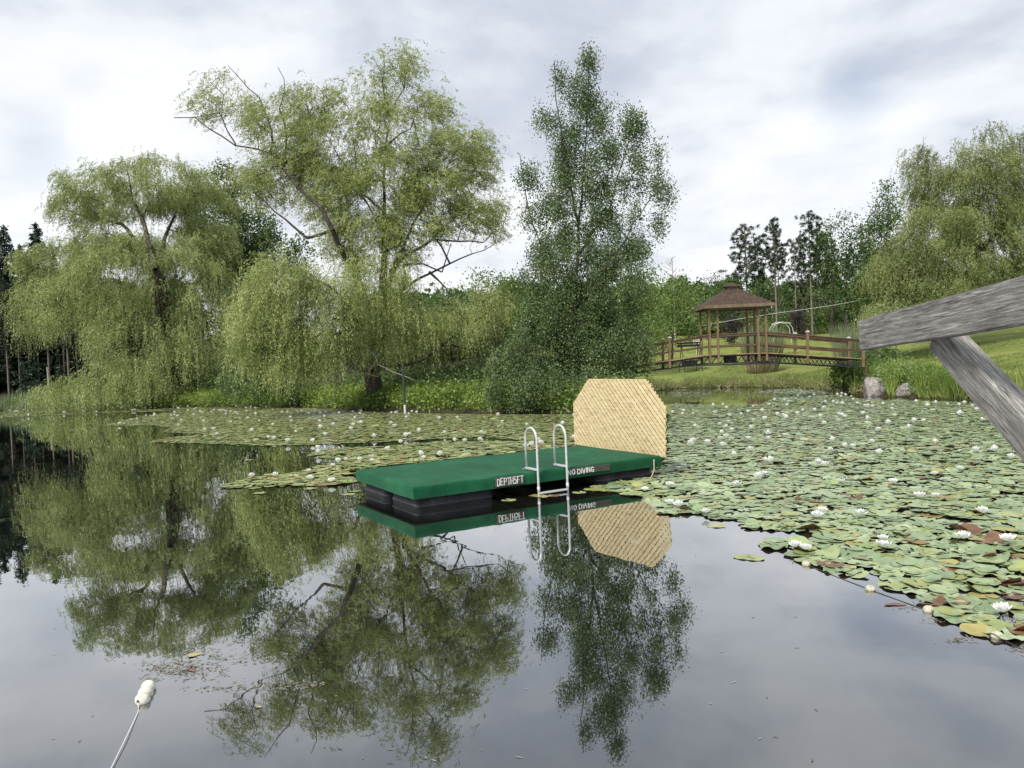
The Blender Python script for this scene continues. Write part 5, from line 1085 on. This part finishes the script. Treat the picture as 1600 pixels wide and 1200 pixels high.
def flower(px, py, label, parts=True, sc=.062, z=.05):
    q = onz(px, py, 0)
    if on_raft(np.array([[q.x, q.y]]), .05)[0]: return
    s_ = sc*random.uniform(.85, 1.25); rz = random.uniform(0, 6.28)
    if parts:
        e_ = empty('water_lily', (q.x, q.y, z), rz, label, 'flower', 'white water lilies'); e_.scale = (s_, s_, s_); link(bpy.data.objects.new('petals', random.choice(fm)), e_); link(bpy.data.objects.new('stamens', stm), e_); e_.rotation_euler.x = random.gauss(0, .1)
    else:
        o_ = bpy.data.objects.new('water_lily', random.choice(fm+[budm])); link(o_); o_.location = (q.x, q.y, z+.01); o_.scale = (s_, s_, s_*1.55); o_.rotation_euler.z = rz; tag(o_, label, 'flower', 'white water lilies')
NF = [(1285, 807, 'upper flower of the close pair of white water lilies by the notch in the mat'), (1277, 815, 'lower flower of the close pair of white water lilies by the notch, yellow centre showing'), (1346, 812, 'white water lily just right of the close pair by the notch'), (1243, 863, 'left flower of the pair of white water lilies at the front edge of the mat'), (1259, 867, 'right flower of the pair of white water lilies at the front edge of the mat'), (1380, 852, 'upper flower of two white water lilies stacked in the middle of the front mat'), (1381, 864, 'lower flower of two white water lilies stacked in the middle of the front mat'), (1505, 850, 'open white water lily left of the one at the right edge'), (1576, 854, 'open white water lily at the right edge above the float line'), (1567, 968, 'nearest open white water lily with yellow centre, at the bottom right'), (1437, 783, 'open white water lily left of a half closed one'), (1462, 782, 'half closed white water lily right of an open one'), (1535, 808, 'small white water lily beside a brown leaf'), (1315, 759, 'white water lily halfway across the right mat'), (1193, 747, 'white water lily near the right end of the raft, leftmost of its row'), (1396, 760, 'small bud-like white water lily in the middle of the right mat'), (1152, 763, 'white water lily between the raft and the notch'), (1046, 793, 'left flower of the pair beside the reflected screen'), (1060, 797, 'right flower of the pair beside the reflected screen'), (1103, 808, 'white water lily at the end of the small mat tip'), (1008, 772, 'small white water lily beside the raft corner'), (1068, 733, 'white water lily just right of the raft corner'), (1060, 737, 'lower white water lily just right of the raft corner'), (1047, 765, 'white water lily below the raft corner'), (1460, 747, 'white water lily under the brace, left one'), (1500, 738, 'white water lily under the brace, right one'), (393, 749, 'large white water lily at the tip of the mat left of the raft'), (430, 747, 'second white water lily from the tip of the mat left of the raft'), (484, 753, 'white water lily at the front edge of the mat left of the raft'), (482, 741, 'white water lily behind the one at the front edge left of the raft'), (518, 757, 'small white water lily close to the left end of the raft'), (520, 732, 'white water lily behind the left end of the raft'), (540, 722, 'small white water lily in the middle of the left mat'), (580, 718, 'upper white water lily behind the left raft corner'), (581, 724, 'lower white water lily behind the left raft corner')]
for px, py, lb in NF: flower(px, py, lb, True, .09)
cnt = len(NF)
def scatter(poly, n, label, ymax, sc=.066):
    global cnt
    P = sample_pads(np.array(poly, float), .35); P = P[rng.permutation(len(P))]; pz = to_pix(np.column_stack([P, np.zeros(len(P))])); k_ = 0
    for q in pz:
        if k_ >= n: break
        if q[1] > ymax or q[0] < -10 or q[0] > 1610 or q[1] > 1180: continue
        flower(q[0], q[1], label, False, sc); k_ += 1; cnt += 1
scatter(PR, 118, 'small white water lily among the pads of the wide mat right of the raft', 735, .09)
scatter(PR[:3]+PR[3:12]+[(1600, 760), (1050, 760)], 12, 'small white water lily among the pads of the wide mat right of the raft', 760, .09)
scatter(PL_, 98, 'small white water lily on the mat along the far bank left of the raft', 900, .10)
scatter(PC, 16, 'small white water lily on the mat directly behind the raft', 742, .09)
scatter(PF, 24, 'tiny white water lily in the thin strip of pads along the far left bank', 900, .115)
print('flowers', cnt)

# ------------------------------------------------------------------ float lines, debris
solid('foam', [(.3, (.30, .29, .22)), (.42, (.56, .55, .45)), (.6, (.70, .70, .60)), (.8, (.74, .74, .66))], 26, .7, .3, 60)
solid('dirty_foam', [(.3, (.30, .28, .18)), (.6, (.52, .50, .40)), (.8, (.62, .60, .52))], 30, .8, .4, 50)
solid('rope_white', [(.3, (.6, .6, .58)), (.7, (.78, .78, .76))], 80, .9); solid('rope_dark', [(.3, (.03, .03, .025)), (.7, (.07, .065, .05))], 30, .9)
q0 = onz(222, 1098, 0); t = empty('float_line', (q0.x, q0.y, 0), 0, 'three white foam floats threaded on a pale rope at the bottom left', 'float line')
cs = [onz(223, 1094, .012), onz(227.5, 1083.5, .014), onz(232, 1074.5, .012)]
for c_ in cs:
    mb = MB(); mb.ball((c_.x-q0.x, c_.y-q0.y, .016), .0475, 24, 16, (1, .98, .97)); fl = mb.build('float', 'foam', t, True)
mb = MB(); c_ = cs[0]-q0; mb.ball((c_.x-.008, c_.y-.046, .024), .009); mb.build('hole', 'rope_dark', t, True)
e1 = onz(216, 1114, 0)-q0; e2 = onz(172, 1201, .02)-q0; e3 = onz(150, 1250, .05)-q0
mb = MB(); rp = [Vector((c_.x-.006, c_.y-.045, .02)), Vector((e1.x, e1.y, .006)), e1*.5+e2*.5+Vector((0.006, 0, .008)), Vector((e2.x, e2.y, .012)), Vector((e3.x, e3.y, .05))]
fine = []
for a, b2 in zip(rp[:-1], rp[1:]):
    for k_ in range(10): fine.append(a.lerp(b2, k_/10))
mb.tube(fine, .0027, 6); mb.build('rope', 'rope_white', t, True)
fl2 = [(1260, 883), (1360, 922), (1451, 955), (1558, 996)]
q0 = onz(1360, 922, 0); t = empty('float_line', (q0.x, q0.y, 0), 0, 'line of four weathered round floats along the front edge of the right-hand lily mat', 'float line')
for px, py in fl2:
    c_ = onz(px, py, 0)-q0; mb = MB(); mb.ball((c_.x, c_.y, .012), .043, 20, 12, (1, 1, .8), .012); mb.build('float', 'dirty_foam', t, True)
mb = MB(); pts = [onz(*q)-q0 for q in [(1225, 866)]+fl2+[(1630, 1030)]]; fine = []
for a, b2 in zip(pts[:-1], pts[1:]):
    for k_ in range(8): s_ = k_/8; p_ = a.lerp(b2, s_); fine.append(Vector((p_.x, p_.y, .006-.004*math.sin(math.pi*s_))))
mb.tube(fine, .003, 5); mb.build('rope', 'rope_dark', t, True)
leafmat('debris_leaf', (.13, .12, .09), (.22, .20, .15), (.36, .34, .27), .1, 4, .02, .8)
cl = [(300, 1043, 55, 18, 240), (255, 1045, 40, 10, 120), (400, 1072, 60, 8, 60), (480, 1070, 30, 5, 60), (330, 1022, 30, 12, 60), (390, 1030, 60, 10, 60), (330, 1075, 35, 6, 30), (450, 1068, 50, 6, 40), (1470, 968, 40, 6, 40), (1495, 1000, 22, 7, 50), (1420, 950, 20, 5, 20), (1590, 1015, 15, 8, 25), (375, 1003, 20, 5, 20), (240, 1060, 20, 6, 20)]
C = []; 
for px, py, a, b2, n_ in cl:
    for _ in range(n_):
        q = onz(random.gauss(px, a*.5), random.gauss(py, b2*.5), .004); C.append(q)
for _ in range(90): q = onz(random.uniform(50, 1300), random.uniform(850, 1195), .004); C.append(q)
C = np.array(C); Dd = rng.normal(size=C.shape); Dd[:, 2] = 0; n_ = len(C); V, f = leaf_arrays(C, Dd, rng.uniform(.012, .065, n_), .005, np.array([0., 0, 5])); V[:, 2] = .003+rng.random(len(V))*.001
V4 = V.reshape(-1, 4, 3); Dn = unit(Dd); sN = np.stack([-Dn[:, 1], Dn[:, 0], np.zeros(n_)], 1); V4[:, 1] = C+sN*.0045; V4[:, 3] = C-sN*.0045; V4[..., 2] = .0035
tag(obj_np('floating_debris', V4.reshape(-1, 3), [f], 'debris_leaf'), 'scattered willow leaf litter and fluff drifting on the open water', 'debris', kind='stuff')
def fallen(px, py, w_, h_, mat, label, rz=0):
    q = onz(px, py, .006); n_ = 14; V = [(0, 0, .002)]; 
    for k_ in range(n_): a = 2*math.pi*k_/n_; r_ = 1+.22*math.sin(3*a+px)+.1*math.cos(5*a); V.append((math.cos(a)*w_*r_, math.sin(a)*h_*r_, .002*math.sin(2*a)))
    mb = MB(); mb.add(V, [(0, 1+k_, 1+(k_+1) % n_) for k_ in range(n_)]); o_ = mb.build('fallen_leaf', mat); o_.location = q; o_.rotation_euler.z = rz; tag(o_, label, 'leaf')
fallen(303, 1023, .05, .035, 'pad_yellow', 'pale yellow leaf scrap floating behind the white floats', .5); fallen(404, 1104, .018, .012, 'pad_yellow', 'tiny yellow leaf floating on the reflected branches at the bottom left')
fallen(298, 1046, .045, .018, 'pad_brown', 'reddish brown curled scrap floating in the litter near the white floats', -.6); fallen(1398, 944, .085, .035, 'pad_brown', 'reddish dead pad floating off the front float line', -.1)
# dead twigs standing in shallow water, far left bank
mb = MB()
for px, py, dx, hh in ((195, 640, -4, 12), (108, 642, 6, 12), (60, 643, -5, 10), (270, 638, 4, 8), (560, 644, 3, 6), (1120, 606, 8, 5), (1140, 607, -6, 5), (296, 636, -6, 8)):
    q = onz(px, py, 0); s_ = q.y/F; mb.tube([(q.x, q.y, -.2), (q.x+dx*s_*.6, q.y, hh*s_*.6), (q.x+dx*s_, q.y+.2, hh*s_)], [.03, .025, .012], 4); mb.tube([(q.x+dx*s_*.5, q.y, hh*s_*.5), (q.x-dx*s_*.4, q.y, hh*s_*.95)], [.02, .01], 4)
tag(mb.build('dead_twigs', 'dead_wood'), 'pale dead twigs sticking out of the shallows along the far bank', 'twigs', kind='stuff')
